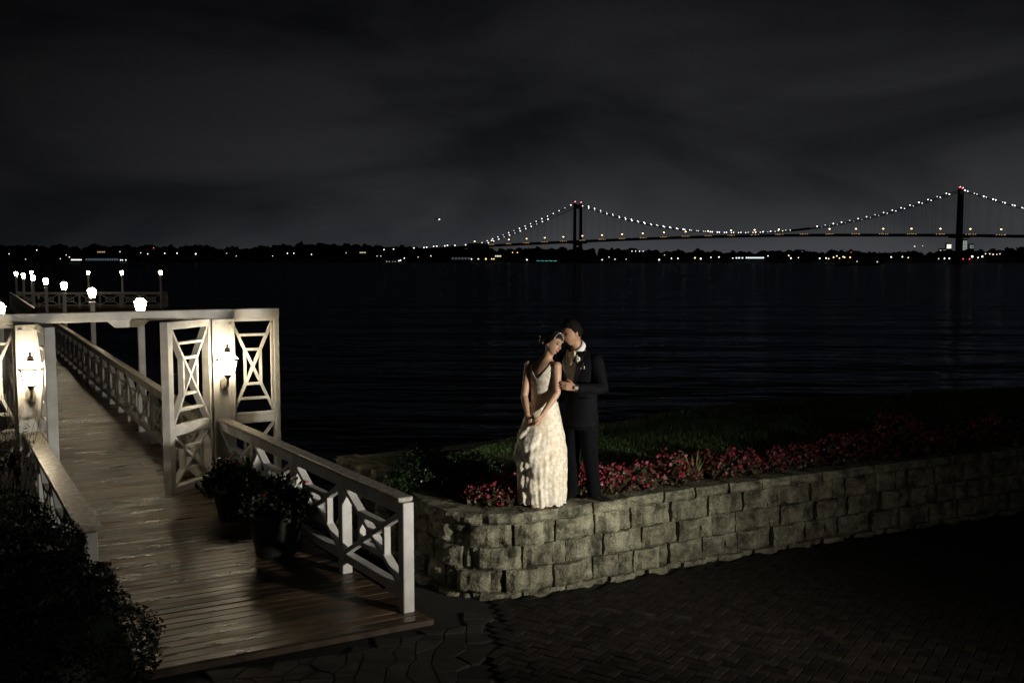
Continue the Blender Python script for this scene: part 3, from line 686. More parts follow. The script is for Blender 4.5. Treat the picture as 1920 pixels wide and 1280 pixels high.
# ------------------------------------------------------------------ far shore
def shore_y(X):                     # water's edge, metres ahead
    return 1960 + .00004 * (X - 200) ** 2 + 40 * noise.noise((X * .002, 5, 0))
def shore_z(X, Y):
    d = max(0, Y - shore_y(X)); return WZ + .6 + min(d * .05, 15 + 5 * noise.noise((X * .003, Y * .003, 1))) if d > 0 else WZ - 2
xs = np.linspace(-2600, 2600, 150); ds = [-30, 0, 20, 60, 120, 200, 300, 420, 600, 1200, 3000]
g = Geo(); vs = []
for x in xs:
    for d in ds:
        y = shore_y(x) + d; vs.append((x, y, WZ - 2 if d < 0 else (WZ + .6 if d == 0 else shore_z(x, y))))
m_ = len(ds); g.add(vs, [(i * m_ + j, (i + 1) * m_ + j, (i + 1) * m_ + j + 1, i * m_ + j + 1) for i in range(len(xs) - 1) for j in range(m_ - 1)])
struct(obj('far_shore', g, M_farland, smooth=True))
# tree line on the far bank: reads as one mass
ico = bmesh.new(); bmesh.ops.create_icosphere(ico, subdivisions=2, radius=1); IV = np.array([v.co[:] for v in ico.verts]); IF = [[v.index for v in f.verts] for f in ico.faces]; ico.free()
TV = []; TF = []; b = 0
def px_of(X, Y): return 960 + X / Y * FPX
def tree_h(px):                     # crown heights differ along the bank
    return np.interp(px, [-300, 0, 200, 340, 430, 520, 560, 640, 690, 760, 840, 900, 1000, 1300, 1500, 1700, 1850, 1920, 2300], [21, 23, 25, 22, 20, 26, 28, 30, 26, 20, 19, 20, 17, 14, 13, 11, 13, 21, 25])
for i in range(760):
    X = random.uniform(-1500, 1500); dd = random.uniform(300, 420); Y = shore_y(X) + dd; hgt = tree_h(px_of(X, Y)) * random.uniform(.6, 1.12)
    gz = shore_z(X, Y)
    for k in range(3):
        r = np.array([random.uniform(5, 9), random.uniform(5, 9), random.uniform(4.5, 8)]) * (.7 + .5 * hgt / 20); c = np.array([X + random.uniform(-6, 6), Y + random.uniform(-6, 6), gz + hgt - r[2] * random.uniform(.8, 1.6) - k * 3])
        jit = 1 + .22 * rng.normal(size=(len(IV), 1)); TV.append(IV * r * jit + c); TF += [[q + b for q in f] for f in IF]; b += len(IV)
    TV.append(IV * np.array([9, 9, hgt * .5]) + np.array([X, Y, gz + hgt * .3])); TF += [[q + b for q in f] for f in IF]; b += len(IV)
me = bpy.data.meshes.new('tree_line'); me.from_pydata(np.concatenate(TV).tolist(), [], TF); me.update()
tag(stuff(link('tree_line', me, M_far)), 'dark wooded bank along the opposite shore', 'trees')

E_white = EM('far_lamp_white', (1, .95, .88), 2.6, False); E_cool = EM('far_lamp_cool', (.85, 1, 1), 2.6, False); E_warm = EM('far_lamp_amber', (1, .66, .30), 2.2, False)
E_dim = EM('far_lamp_dim', (1, .88, .7), 1.2, False); E_red = EM('far_beacon_red', (1, .07, .10), 2, False); E_teal = EM('far_strip_teal', (.2, .95, .75), .8, False); E_pale = EM('far_facade_light', (.75, .95, .82), .45, False)
EMAT = {'w': E_white, 'c': E_cool, 'a': E_warm, 'd': E_dim, 'r': E_red}
def ballm(r): return Geo().ball((0, 0, 0), r, 10, 8).mesh('lamp', True)
LB = {}
def lampmesh(k, r):
    if (k, r) not in LB: LB[k, r] = ballm(r); LB[k, r].materials.append(EMAT[k])
    return LB[k, r]
# street and dock lamps on the far bank: photograph direction, stood on the slope
LIST = [(6, 472, 'w', 1), (17, 476, 'w', 1), (69, 469, 'w', 1.1), (48, 486, 'd', 1), (124, 478, 'w', .8), (113, 485, 'd', 1), (130, 482, 'w', 1), (168, 484.5, 'c', 1.3), (182, 484.5, 'c', 1.3), (194, 484.5, 'c', 1.3), (197, 488, 'c', 1.4), (204, 490, 'c', 1), (212, 484, 'c', 1.2), (212.5, 489.5, 'c', 1.2), (218, 487.5, 'c', 1), (226, 487.5, 'c', 1.1), (229.5, 487.5, 'c', 1.1), (236, 487.5, 'c', 1.1),
        (225, 472, 'w', .9), (264, 474, 'w', .9), (277, 476, 'w', 1.1), (288, 465, 'r', 1.2), (309, 475, 'w', 1.2), (332, 475, 'w', 1.2), (367, 476, 'w', 1.6), (425, 475, 'd', 1), (443, 480, 'd', 1), (511, 480, 'w', .7), (539, 475, 'w', 1.1), (551, 475, 'w', 1.1), (584, 477, 'd', 1.4), (649, 474, 'd', 1), (707, 480, 'd', 1), (714, 480, 'd', 1),
        (725, 491, 'w', 1), (730, 491, 'w', .9), (736, 491, 'd', 1), (741, 491, 'd', 1), (748, 489, 'w', 1.1), (751, 488, 'w', 1.3), (758, 484, 'w', 1), (784, 482, 'd', 1), (808, 480, 'd', 1.3),
        (860, 477, 'c', 1.5), (875, 480, 'c', 1.9), (884, 485.5, 'w', 1.2), (897, 485.5, 'w', 1.2), (911, 485.5, 'a', 1.7), (922, 485.5, 'a', 1.2), (926, 485.5, 'a', 1.2), (961, 473.5, 'a', 1.1), (970, 473.5, 'a', 1.1), (988, 487, 'w', 1.3), (1077, 488, 'r', 1.6), (1070, 492, 'd', 1),
        (1129, 487, 'w', 1.1), (1142, 482, 'w', .8), (1153, 486, 'w', .9), (1174, 486, 'd', 1), (1185, 471, 'w', .9), (1192, 471, 'w', .9), (1199, 471, 'w', 1), (1206, 471, 'w', .9), (1236, 487, 'w', 1.5), (1246, 478, 'd', 1), (1259, 484.5, 'w', 1.2), (1271, 484.5, 'w', 1.2),
        (1303, 483.5, 'a', 1.7), (1314, 485, 'w', 1.6), (1333, 482.5, 'w', 1), (1348, 482, 'w', 1.3), (1374, 484, 'w', 1), (1381, 483.5, 'c', 1.4), (1386, 483.5, 'c', 1.4), (1392, 483.5, 'c', 1.4), (1440, 480, 'w', 1), (1479, 479, 'a', 1.4), (1483, 484, 'w', 1.4), (1497, 483, 'w', .9), (1537, 484.5, 'w', 1.4), (1549, 484, 'w', 1.4), (1554, 485, 'a', 1.2), (1563, 482.5, 'a', 1.5), (1569, 480, 'a', 1.4), (1574, 484, 'a', 1.2), (1581, 481.5, 'a', 1.5), (1584, 482.5, 'a', 1.3), (1594, 482.5, 'a', 1.5), (1596, 473, 'r', .9),
        (1671, 482, 'w', 1.4), (1692, 481.5, 'w', 1.3), (1703, 483, 'a', 1.2), (1715, 462, 'd', 1.6), (1730, 461, 'd', 1), (1760, 485, 'd', 1.2), (1771, 484.5, 'w', 1.4), (1780, 484.5, 'w', 1.4), (1823, 481, 'w', 2.1), (1842, 481, 'w', 1.7), (1834, 483, 'w', 1.2), (1848, 476, 'w', 1), (1856, 476, 'd', 1.4), (1862, 477, 'd', 1.6), (1869, 477, 'd', 1.2), (1875, 476, 'd', 1.2), (1882, 472, 'd', 1.4), (1806, 485.5, 'r', 1.3), (1818, 485.5, 'r', 1.4)]
def solve_lamp(px, py):
    for d in range(2, 420, 4):
        Y = 1990 + d; p = at(px, py, Y); gz = shore_z(p.x, Y)
        if Y > shore_y(p.x) + 2 and p.z - gz < 7.5: return p, gz
    Y = shore_y(p.x) + 290; p = at(px, py, Y); return p, min(shore_z(p.x, Y), p.z - 3)
NAMES = {'w': 'white', 'c': 'cool white', 'a': 'amber', 'd': 'dim', 'r': 'red'}
polem = Geo().tube([(0, 0, 0), (0, 0, 1)], .16, 5).mesh('pole'); polem.materials.append(M_steel)
for px, py, k, s in LIST:
    p, gz = solve_lamp(px, py)
    side = 'on the bank left of the bridge' if px < 900 else ('on the bank beneath the bridge span' if px < 1700 else 'near the bridge tower at the water')
    t = thing('street_lamp', 'tiny %s lamp %s across the water' % (NAMES[k], {'on the bank left of the bridge': 'on the wooded bank short of the bridge'}.get(side, side)), 'lamp', (p.x, p.y, gz), group='%s lamps %s' % (NAMES[k], 'of the far shore'))
    o = link('pole', polem, None, t); o.scale = (1, 1, max(1, p.z - gz)); link('lamp_head', lampmesh(k, round(s * .95, 2)), None, t, loc=(0, 0, p.z - gz))
# lit buildings on the bank
def far_building(label, px0, px1, py0, py1, Y, mat, cols, rows, em, roof=False, base=None):
    a, b = at(px0, py1, Y), at(px1, py0, Y); gz = base if base is not None else min(shore_z(a.x, Y), a.z - 1) - 1
    wd = b.x - a.x; h = b.z - gz + 2; t = thing('building', label, 'building', ((a.x + b.x) / 2, Y + 5, gz))
    obj('wall', Geo().box((0, 0, h / 2), (wd + 3, 9, h)), mat, t)
    rf = Geo(); rf.loft([[(-wd / 2 - 2.4, y, h), (wd / 2 + 2.4, y, h), (wd / 2 + .4, y * .2, h + 2.2), (-wd / 2 - .4, y * .2, h + 2.2)] for y in (-5.2, 5.2)]); obj('roof', rf, M_far, t)
    z0 = a.z - gz; z1 = b.z - gz
    for i in range(cols):
        for j in range(rows):
            x = -wd / 2 + (i + .5) * wd / cols; zz = z0 + (j + .5) * (z1 - z0) / rows; ww = wd / cols * .7; hh = (z1 - z0) / rows * .75
            obj('window', Geo().box((x, -4.55, zz), (ww, .2, hh)), em, t)
far_building('waterside building with a row of small lit windows on the far bank', 133, 153, 486, 488.2, 2010, M_wallfar, 8, 1, EM('window_warm', (1, .9, .72), 3.2, False))
far_building('long floodlit waterside building with bluish glow on the far bank', 160, 222, 484, 489, 2014, M_wallfar, 14, 1, EM('window_blue', (.55, .8, 1), .10, False))
far_building('house with one wide amber lit window above the floodlit waterside building', 182, 197, 471, 474, 2200, M_wallfar, 5, 1, EM('window_amber', (1, .66, .32), .5, False))
far_building('house with small amber windows among the trees short of the bridge', 674, 686, 472, 475, 2200, M_wallfar, 5, 1, EM('window_amber_dim', (1, .75, .45), .7, False))
far_building('low lit building at the foot of the bridge approach', 846, 882, 482, 487, 2030, M_wallfar, 6, 1, EM('window_grey', (.75, .85, 1), .06, False))
far_building('small building with bright warm windows at the foot of the bridge approach', 928, 940, 478.5, 482, 2100, M_wallfar, 4, 1, EM('window_warm_b', (1, .85, .6), 1.0, False))
far_building('low pavilion with a long teal light strip at the water', 1005, 1045, 488.6, 490.2, 2030, M_wallfar, 5, 1, E_teal)
far_building('long bright white lit hall on the far bank under the span', 1398, 1433, 481.5, 485, 2060, M_wallfar, 9, 1, EM('window_white', (.85, .97, 1), 1.4, False))
far_building('flat building with a lit upper row under the span', 1494, 1508, 471.5, 474, 2330, M_wallfar, 4, 1, EM('window_white_b', (.95, 1, .95), .7, False))
far_building('tall pale green lit office block beside the bridge tower', 1805, 1814, 451, 470, 3600, M_wallfar, 3, 7, E_pale, base=0)
far_building('bright yellowish lit block short of the bridge tower', 1775, 1784, 458, 466, 3600, M_wallfar, 3, 3, EM('window_yellow', (1, .98, .72), 2.2, False), base=0)
far_building('low sloping lit block below the yellowish one', 1762, 1774, 468, 476, 3500, M_wallfar, 4, 2, EM('window_yellow_b', (.95, 1, .75), .9, False), base=0)
far_building('small dim lit block past the bridge tower', 1818, 1826, 459, 466, 3700, M_wallfar, 3, 2, EM('window_pale_d', (.8, .95, .9), .25, False), base=0)

# ------------------------------------------------------------------ suspension bridge
TL = at(1083, 487, 1988); TR = at(1797, 487, 1590)
TL = Vector((TL.x, TL.y, 0)); TR = Vector((TR.x, TR.y, 0)); AX = (TR - TL).normalized(); NX = Vector((-AX.y, AX.x, 0)); SPAN = (TR - TL).length
bridge = thing('suspension_bridge', 'long two-towered suspension bridge strung with white lights across the water', 'bridge', TL)
bp_ = lambda s, n, z: AX * s + NX * n + Z * z
TT = 113.0; HWID = 11.5; SIDE = 235.0
def deck_z(s):
    if s < 0: return 40.5 + s * .030 - (max(0, -s - SIDE) * .012)
    return 40.5 + 5.0 * math.sin(math.pi * min(1, s / SPAN)) + 2.5 * s / SPAN if s < SPAN else 43.0 - (s - SPAN) * .03
def cable_z(s):
    if s < 0: q = min(1, -s / SIDE); return TT + (deck_z(-SIDE) + 2 - TT) * q - 16 * 4 * q * (1 - q) * .25
    if s <= SPAN: q = s / SPAN; return TT - 4 * 63 * q * (1 - q)
    q = min(1, (s - SPAN) / SIDE); return TT + (deck_z(SPAN + SIDE) + 2 - TT) * q - 16 * 4 * q * (1 - q) * .25
RA_ = frame(AX)
for s in (0, SPAN):
    top = None
    tw_ = boxpart('tower', bridge, bp_(s, 0, TT - 5), (5, HWID * 2 - 5.2, 8), RA_, M_steel, .4); inv = tw_.matrix_basis.inverted()
    def kid(o): m0 = o.matrix_basis.copy(); o.parent = tw_; o.matrix_basis = inv @ m0
    for n_ in (-HWID, HWID):
        gg = Geo(); gg.loft([[bp_(s + a * w1, n_ + b_ * w2, z) for a, b_ in ((-1, -1), (1, -1), (1, 1), (-1, 1))] for z, w1, w2 in ((WZ - 2, 3.4, 2.5), (8, 3.0, 2.3), (TT - 9, 2.3, 1.9), (TT + .5, 2.3, 1.9), (TT + 2.4, 1.4, 1.2))])
        kid(obj('leg', gg, M_steel, bridge))
        kid(link('beacon', lampmesh('r', 1.15), None, bridge, loc=bp_(s, n_, TT + 3.6)))
        kid(link('beacon', lampmesh('w', .6), None, bridge, loc=bp_(s + 1.2, n_, TT + 4.6)))
    kid(boxpart('portal_beam', bridge, bp_(s, 0, deck_z(s) - 6), (4.4, HWID * 2 - 5, 6), RA_, M_steel, .3))
    kid(boxpart('deck_bracket', bridge, bp_(s, 0, deck_z(s) - 4.2), (26, HWID * 2 + 8, 2.2), RA_, M_steel, .3))
    kid(boxpart('footing', bridge, bp_(s, 0, WZ + 2), (22, HWID * 2 + 18, 8), RA_, M_concrete, .5))
ss = list(np.arange(-SIDE - 620, SPAN + SIDE + 200, 25.0))
def strip(name, n0, n1, zo0, zo1, mat):
    g = Geo(); g.loft([[bp_(s, n_, deck_z(s) + z_) for n_, z_ in ((n0, zo0), (n1, zo0), (n1, zo1), (n0, zo1))] for s in ss]); obj(name, g, mat, bridge)
strip('road_deck', -HWID - 1, HWID + 1, -.5, 0, M_asph); strip('girder', -HWID - 1.2, -HWID - .6, -3.4, 1.1, M_steel); strip('girder', HWID + .6, HWID + 1.2, -3.4, 1.1, M_steel); strip('barrier', -.3, .3, 0.02, 1.0, M_concrete)
cs = np.arange(-SIDE, SPAN + SIDE + .1, 10.0)
for n_ in (-HWID, HWID): obj('main_cable', Geo().tube([bp_(s, n_, cable_z(s)) for s in cs], .62, 6), M_steel, bridge)
for s in np.arange(-SIDE + 20, SPAN + SIDE - 20, 16.0):
    for n_ in (-HWID, HWID):
        if abs(s) < 5 or abs(s - SPAN) < 5 or cable_z(s) - deck_z(s) < 3: continue
        obj('suspender', Geo().tube([bp_(s, n_, deck_z(s)), bp_(s, n_, cable_z(s))], .11, 4), M_steel, bridge)
CLM = []
for q_, r_ in ((1.8, .7), (3.0, .8), (4.2, .92)): c_ = ballm(r_); c_.materials.append(EM('cable_lamp', (.93, .96, 1), q_, False)); CLM.append(c_)
for n_ in (-HWID, HWID):
    for s in np.arange(-SIDE + 8, SPAN + SIDE, 13.6):
        if abs(s) < 6 or abs(s - SPAN) < 6 or (n_ > 0 and -75 < s < -18) or (430 < s < 478): continue
        link('cable_light', random.choice(CLM), None, bridge, loc=bp_(s, n_, cable_z(s) + 1.7))
obj('cable_wrap', Geo().tube([bp_(s, -HWID, cable_z(s)) for s in np.arange(436, 476, 8)], 1.9, 8), M_steel, bridge)
RLm = Geo().ball((0, 0, 0), (1.25, 1.25, .8), 10, 8).mesh('lamp_head', True); RLm.materials.append(EM('road_lamp', (1, .70, .32), 7))
DGm = Geo().ball((0, 0, 0), (.8, .8, .42), 8, 6).mesh('added_deck_glow', True); DGm.materials.append(EM('deck_glow_amber', (1, .55, .18), .8, False))  # glowing blobs added for the amber glow along the deck, not real fittings
rpole = Geo().tube([(0, 0, 0), (0, 0, 9)], .2, 5).mesh('lamp_pole'); rpole.materials.append(P('lamp_pole_grey', (.3, .29, .27), (.4, .39, .36)))
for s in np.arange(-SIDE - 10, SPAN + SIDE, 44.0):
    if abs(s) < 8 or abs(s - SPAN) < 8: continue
    for q_ in range(5): link('added_deck_glow', DGm, None, bridge, loc=bp_(s - 7 + q_ * 3.1 + random.uniform(-1, 1), -HWID - 1.4, deck_z(s) + random.uniform(.3, .9)))
    lp = link('road_lamp', rpole, None, bridge, loc=bp_(s, -HWID + 1.0, deck_z(s))); q = lp.matrix_basis
    link('lamp_head', RLm, None, lp, loc=AX * -2.0 + Z * 9)
# approach lamps on the landward viaduct
for px, py in ((720, 468), (738, 467), (776, 465), (795, 464), (800, 463.5), (813, 462), (819, 461.5), (834, 461), (839, 460), (853, 460), (873, 459), (893, 458)):
    t_ = (px - 960) / FPX; s_ = (t_ * TL.y - TL.x) / (AX.x - t_ * AX.y)
    base = bp_(s_, -HWID + 1, deck_z(s_)); wp = TL + base; p = at(px, py, wp.y); lp = link('road_lamp', rpole, None, bridge, loc=base); lp.scale = (1, 1, max(.4, (p.z - base.z) / 9)); link('lamp_head', lampmesh('w', 1.2), None, bridge, loc=(p - TL))
for s in (-SIDE - 10, SPAN + SIDE + 10): boxpart('anchorage', bridge, bp_(s, 0, 16), (34, HWID * 2 + 10, 44), RA_, M_concrete, .5)
for s in np.arange(-SIDE - 600, -SIDE - 40, 60): boxpart('viaduct_column', bridge, bp_(s, 0, deck_z(s) / 2 - 2), (4, HWID * 2 - 4, deck_z(s)), RA_, M_concrete, .2)

# barge moored in the channel
bo = at(1610, 497, 1130); bt = thing('barge', 'low dark barge lying on the water in front of the bridge span', 'barge', (bo.x, bo.y, WZ))
hg = Geo(); hg.loft([[(x, y, z) for x, y, z in ((-24 - e_, -5, zz), (22 + e_, -5, zz), (26 + e_ * 1.5, 0, zz), (22 + e_, 5, zz), (-24 - e_, 5, zz))] for zz, e_ in ((-1, -1), (1.6, 0), (2.2, .6))]); obj('hull', hg, M_steel, bt)
obj('deckhouse', Geo().box((-17, 0, 3.7), (7, 6, 3)), M_steel, bt); obj('cargo', Geo().box((5, 0, 2.9), (28, 7.5, 1.4)), M_farland, bt); obj('mast', Geo().tube([(-15, 0, 4), (-15, 0, 9)], .12, 5), M_steel, bt)
link('lamp', lampmesh('d', .7), None, bt, loc=(21, 0, 4)); link('lamp', lampmesh('d', .6), None, bt, loc=(-2, 0, 4.4))
# airliner
ap = at(822, 411, 5200); at_ = thing('airplane', 'distant airplane showing landing lights above the far shore', 'airplane', ap, rad(25))
obj('fuselage', Geo().tube([(-16, 0, 0), (-14, 0, .3), (-8, 0, 0), (12, 0, 0), (15, 0, -.4), (17, 0, -.8)], [.3, 1.2, 2, 2, 1.4, .2], 12), M_steel, at_, smooth=True)
for q in (-1, 1):
    obj('wing', Geo().loft([[(3, 1.5 * q, -.6), (-3, 1.5 * q, -.6), (-3, 1.5 * q, 0), (3, 1.5 * q, 0)], [(-3, 16 * q, .8), (-5, 16 * q, .8), (-5, 16 * q, 1), (-3, 16 * q, 1)]]), M_steel, at_)
    link('landing_light', lampmesh('w', 3.1), None, at_, loc=(4, q * 5, -.6))
obj('tail_fin', Geo().loft([[(-10, -.2, 1.5), (-15, -.2, 1.5), (-15, .2, 1.5), (-10, .2, 1.5)], [(-14, -.1, 7), (-16.5, -.1, 7), (-16.5, .1, 7), (-14, .1, 7)]]), M_steel, at_)

# ------------------------------------------------------------------ people
M_skin_b = P('bride_skin', (.42, .25, .155), (.50, .31, .20), 12, .5, .1, 200, dist=.001)
M_skin_g = P('groom_skin', (.36, .20, .125), (.44, .26, .165), 12, .5, .1, 200, dist=.001)
M_hair = P('dark_hair', (.006, .004, .003), (.02, .013, .009), 60, .45, .4, 150, stretch=(1, 1, .2), dist=.003)
M_hair_g = P('cropped_hair', (.003, .0024, .002), (.009, .007, .006), 120, .8, .5, 300, dist=.002, spec=.15)
M_suit = P('black_wool', (.0020, .0022, .0032), (.0042, .0046, .0062), 30, .85, .2, 300, dist=.001, spec=.12)
M_trouser = P('black_wool_trousers', (.0016, .0018, .0026), (.0034, .0037, .005), 30, .9, .2, 300, dist=.001, spec=.1)
M_satin = P('black_satin', (.003, .003, .004), (.006, .006, .008), 10, .4, spec=.4)
M_shirt = P('white_cotton', (.70, .69, .66), (.80, .79, .76), 10, .7)
M_vest = P('taupe_satin', (.20, .16, .115), (.30, .245, .18), 24, .42, .15, 80, dist=.002)
M_bow = P('champagne_satin', (.42, .33, .22), (.66, .56, .42), 60, .4)
M_shoe = P('black_leather', (.006, .006, .006), (.012, .012, .012), 10, .25)
M_lip = P('rose_lip', (.34, .09, .075), (.40, .12, .10), 30, .4)
M_eye = P('dark_eye', (.012, .008, .006), (.02, .014, .01), 30, .25)
M_tiara = P('silver_beads', (.6, .58, .54), (.85, .83, .8), 90, .25, .6, 160, metal=.6, dist=.004)
def lace_mat():
    m, nt, bs = mat_base('ivory_lace'); N = nt.nodes.new; L = nt.links.new
    bs.inputs['Roughness'].default_value = .5; bs.inputs['Sheen Weight'].default_value = .3; bs.inputs['Specular IOR Level'].default_value = .35
    t = N('ShaderNodeTexCoord')
    n0 = N('ShaderNodeTexNoise'); n0.inputs['Scale'].default_value = 24; n0.inputs['Detail'].default_value = 3; L(t.outputs['Object'], n0.inputs['Vector'])
    vo = N('ShaderNodeTexVoronoi'); vo.feature = 'DISTANCE_TO_EDGE'; vo.inputs['Scale'].default_value = 66; 
    mx0 = N('ShaderNodeMix'); mx0.data_type = 'VECTOR'; mx0.inputs['Factor'].default_value = .06; L(t.outputs['Object'], mx0.inputs['A']); L(n0.outputs['Color'], mx0.inputs['B']); L(mx0.outputs['Result'], vo.inputs['Vector'])
    r1 = ramp(nt, (1, 1, 1), (0, 0, 0), .05, .16); L(vo.outputs['Distance'], r1.inputs[0])
    r0 = ramp(nt, (0, 0, 0), (1, 1, 1), .45, .56); L(n0.outputs['Fac'], r0.inputs[0])
    sx = N('ShaderNodeSeparateXYZ'); L(t.outputs['Object'], sx.inputs[0])
    hem = N('ShaderNodeMapRange'); hem.inputs['From Min'].default_value = .05; hem.inputs['From Max'].default_value = .2; hem.inputs['To Min'].default_value = 1; hem.inputs['To Max'].default_value = 0; L(sx.outputs['Z'], hem.inputs['Value'])
    mxm = N('ShaderNodeMath'); mxm.operation = 'MAXIMUM'; L(r0.outputs[0], mxm.inputs[0]); L(hem.outputs[0], mxm.inputs[1])
    fm = N('ShaderNodeMath'); fm.operation = 'MULTIPLY'; L(r1.outputs[0], fm.inputs[0]); L(mxm.outputs[0], fm.inputs[1])
    ad = N('ShaderNodeMath'); ad.operation = 'MULTIPLY_ADD'; ad.inputs[1].default_value = .45; L(r0.outputs[0], ad.inputs[0]); L(fm.outputs[0], ad.inputs[2]); ad.use_clamp = True
    c = ramp(nt, (.62, .53, .39), (.82, .78, .68), 0, 1); L(ad.outputs[0], c.inputs[0]); L(c.outputs[0], bs.inputs['Base Color'])
    bp = N('ShaderNodeBump'); bp.inputs['Strength'].default_value = .45; bp.inputs['Distance'].default_value = .004; L(ad.outputs[0], bp.inputs['Height']); L(bp.outputs[0], bs.inputs['Normal'])
    return m
M_lace = lace_mat()

def fuse(name, geo, voxel, smooth=4, fac=.5):
    """join overlapping closed shells into one continuous skin"""
    o = bpy.data.objects.new('tmp', geo.mesh('tmp')); COL.objects.link(o)
    bm = bmesh.new(); bm.from_mesh(o.data); bmesh.ops.recalc_face_normals(bm, faces=bm.faces); bm.to_mesh(o.data); bm.free()
    m = o.modifiers.new('r', 'REMESH'); m.mode = 'VOXEL'; m.voxel_size = voxel
    if smooth: m = o.modifiers.new('s', 'SMOOTH'); m.iterations = smooth; m.factor = fac
    dg = bpy.context.evaluated_depsgraph_get(); dg.update()
    me = bpy.data.meshes.new_from_object(o.evaluated_get(dg)); me.name = name
    me.polygons.foreach_set('use_smooth', [True] * len(me.polygons)); bpy.data.objects.remove(o); me.materials.clear()
    return me
def head_frame(fwd, roll=0):
    f = Vector(fwd).normalized(); r = f.cross(Z).normalized(); u = r.cross(f)
    Rm = Matrix((r, f, u)).transposed(); return Rm @ Matrix.Rotation(roll, 3, 'Y')
def ga(x, c, s): return math.exp(-((x - c) / s) ** 2)
def head_surface(d, k=1.0, fem=False):
    """point of the head surface in direction d; x right, y face, z up"""
    x, y, z = d.x * .076, d.y * (.098 if d.y > 0 else .104), d.z * .118
    if z < -.02:                                   # jaw narrows, face plane comes down to the chin
        q = min(1, (-.02 - z) / .095); x *= 1 - (.44 if fem else .34) * q * q; y = y * (1 - .18 * q) + (.018 * q if d.y > -.2 else .03 * q)
    if d.y > .2 and z > .04: y -= .006 * (z - .04) / .06
    p = Vector((x, y, z))
    if d.y > 0:
        fy = d.y
        p.y += fy * (.026 * ga(x, 0, .013) * ga(z, -.024, .017) + .013 * ga(x, 0, .010) * ga(z, .0, .022))
        for s in (-1, 1): p.y -= fy * .012 * ga(x, s * .031, .017) * ga(z, .012, .014); p.y += fy * .005 * ga(x, s * .045, .02) * ga(z, -.028, .02)
        p.y += fy * (.005 * ga(z, .034, .011) * ga(x, 0, .05) + .007 * ga(x, 0, .02) * ga(z, -.060, .011) - .005 * ga(x, 0, .024) * ga(z, -.079, .009) + .010 * ga(x, 0, .022) * ga(z, -.100, .014))
    return p * k
def head_geo(g, c, Rm, k=1.0, fem=False, n=56, m=44):
    rings = []
    for i in range(1, m):
        th = math.pi * i / m
        rings.append([c + Rm @ head_surface(Vector((math.sin(th) * math.cos(2 * math.pi * j / n), math.sin(th) * math.sin(2 * math.pi * j / n), -math.cos(th))), k, fem) for j in range(n)])
    g.loft(rings)
    for s in (-1, 1):                              # ears
        e_ = Geo().ball((0, 0, 0), (.008, .019, .032), 12, 8); M3 = Matrix.Rotation(s * .35, 3, 'Z')
        g.add([c + Rm @ (M3 @ Vector(v) * k + Vector((s * .077, -.008, -.008)) * k) for v in e_.v], e_.f)
def face_parts(t, c, Rm, k, fem, lip, brow_mat):
    for s in (-1, 1):
        e_ = Geo().ball((0, 0, 0), (.0165, .006, .0085 if fem else .006), 12, 8)
        obj('eye', Geo().add([c + Rm @ ((Vector(v) + Vector((s * .031, head_surface(Vector((s * .38, .9, .12)).normalized(), 1, fem).y + .0045, .012))) * k) for v in e_.v], e_.f), M_eye, t, smooth=True)
        pts_ = []
        for q in np.linspace(-1, 1, 7):
            x = s * (.032 + .017 * q * 1); z_ = .030 + .004 * (1 - q * q) - (.002 if q * 1 > 0 else 0); d = Vector((x / .076, math.sqrt(max(.05, 1 - (x / .076) ** 2 - (z_ / .118) ** 2)), z_ / .118)).normalized(); pt = head_surface(d, 1, fem); pts_.append(c + Rm @ ((Vector((x, pt.y + .002, z_))) * k))
        obj('eyebrow', Geo().tube(pts_, [.002, .0042, .0048, .0048, .0042, .0034, .0016], 6), brow_mat, t)
    lp = []
    for q in np.linspace(-1, 1, 9):
        x = .022 * q; z_ = -.0605; d = Vector((x / .07, math.sqrt(1 - (x / .07) ** 2 - .28), z_ / .118)).normalized(); pt = head_surface(d, 1, fem); lp.append(c + Rm @ (Vector((x, pt.y + .001 - .004 * q * q, z_ + .002 * q * q)) * k))
    obj('mouth', Geo().tube(lp, [.0012, .005, .0078, .0088, .0085, .0088, .0078, .005, .0012] if fem else [.001, .003, .004, .005, .005, .005, .004, .003, .001], 8, flat=.75), lip, t, smooth=True)
def hair_cap(c, Rm, k, fem, test, off, name='hair'):
    n, m = 132, 96; g = Geo(); idx = {}
    for i in range(m + 1):
        th = math.pi * i / m
        for j in range(n):
            d = Vector((math.sin(th) * math.cos(2 * math.pi * j / n), math.sin(th) * math.sin(2 * math.pi * j / n), math.cos(th)))
            p = head_surface(d, 1, fem); o_ = off(d) + .003 * noise.noise(p * 60)
            g.v.append(tuple(c + Rm @ ((p + d * o_) * k))); idx[i, j] = d
    for i in range(m):
        for j in range(n):
            if all(test(idx[a, b % n]) for a, b in ((i, j), (i + 1, j), (i, j + 1), (i + 1, j + 1))): g.f.append((i * n + j, (i + 1) * n + j, (i + 1) * n + (j + 1) % n, i * n + (j + 1) % n))
    return g
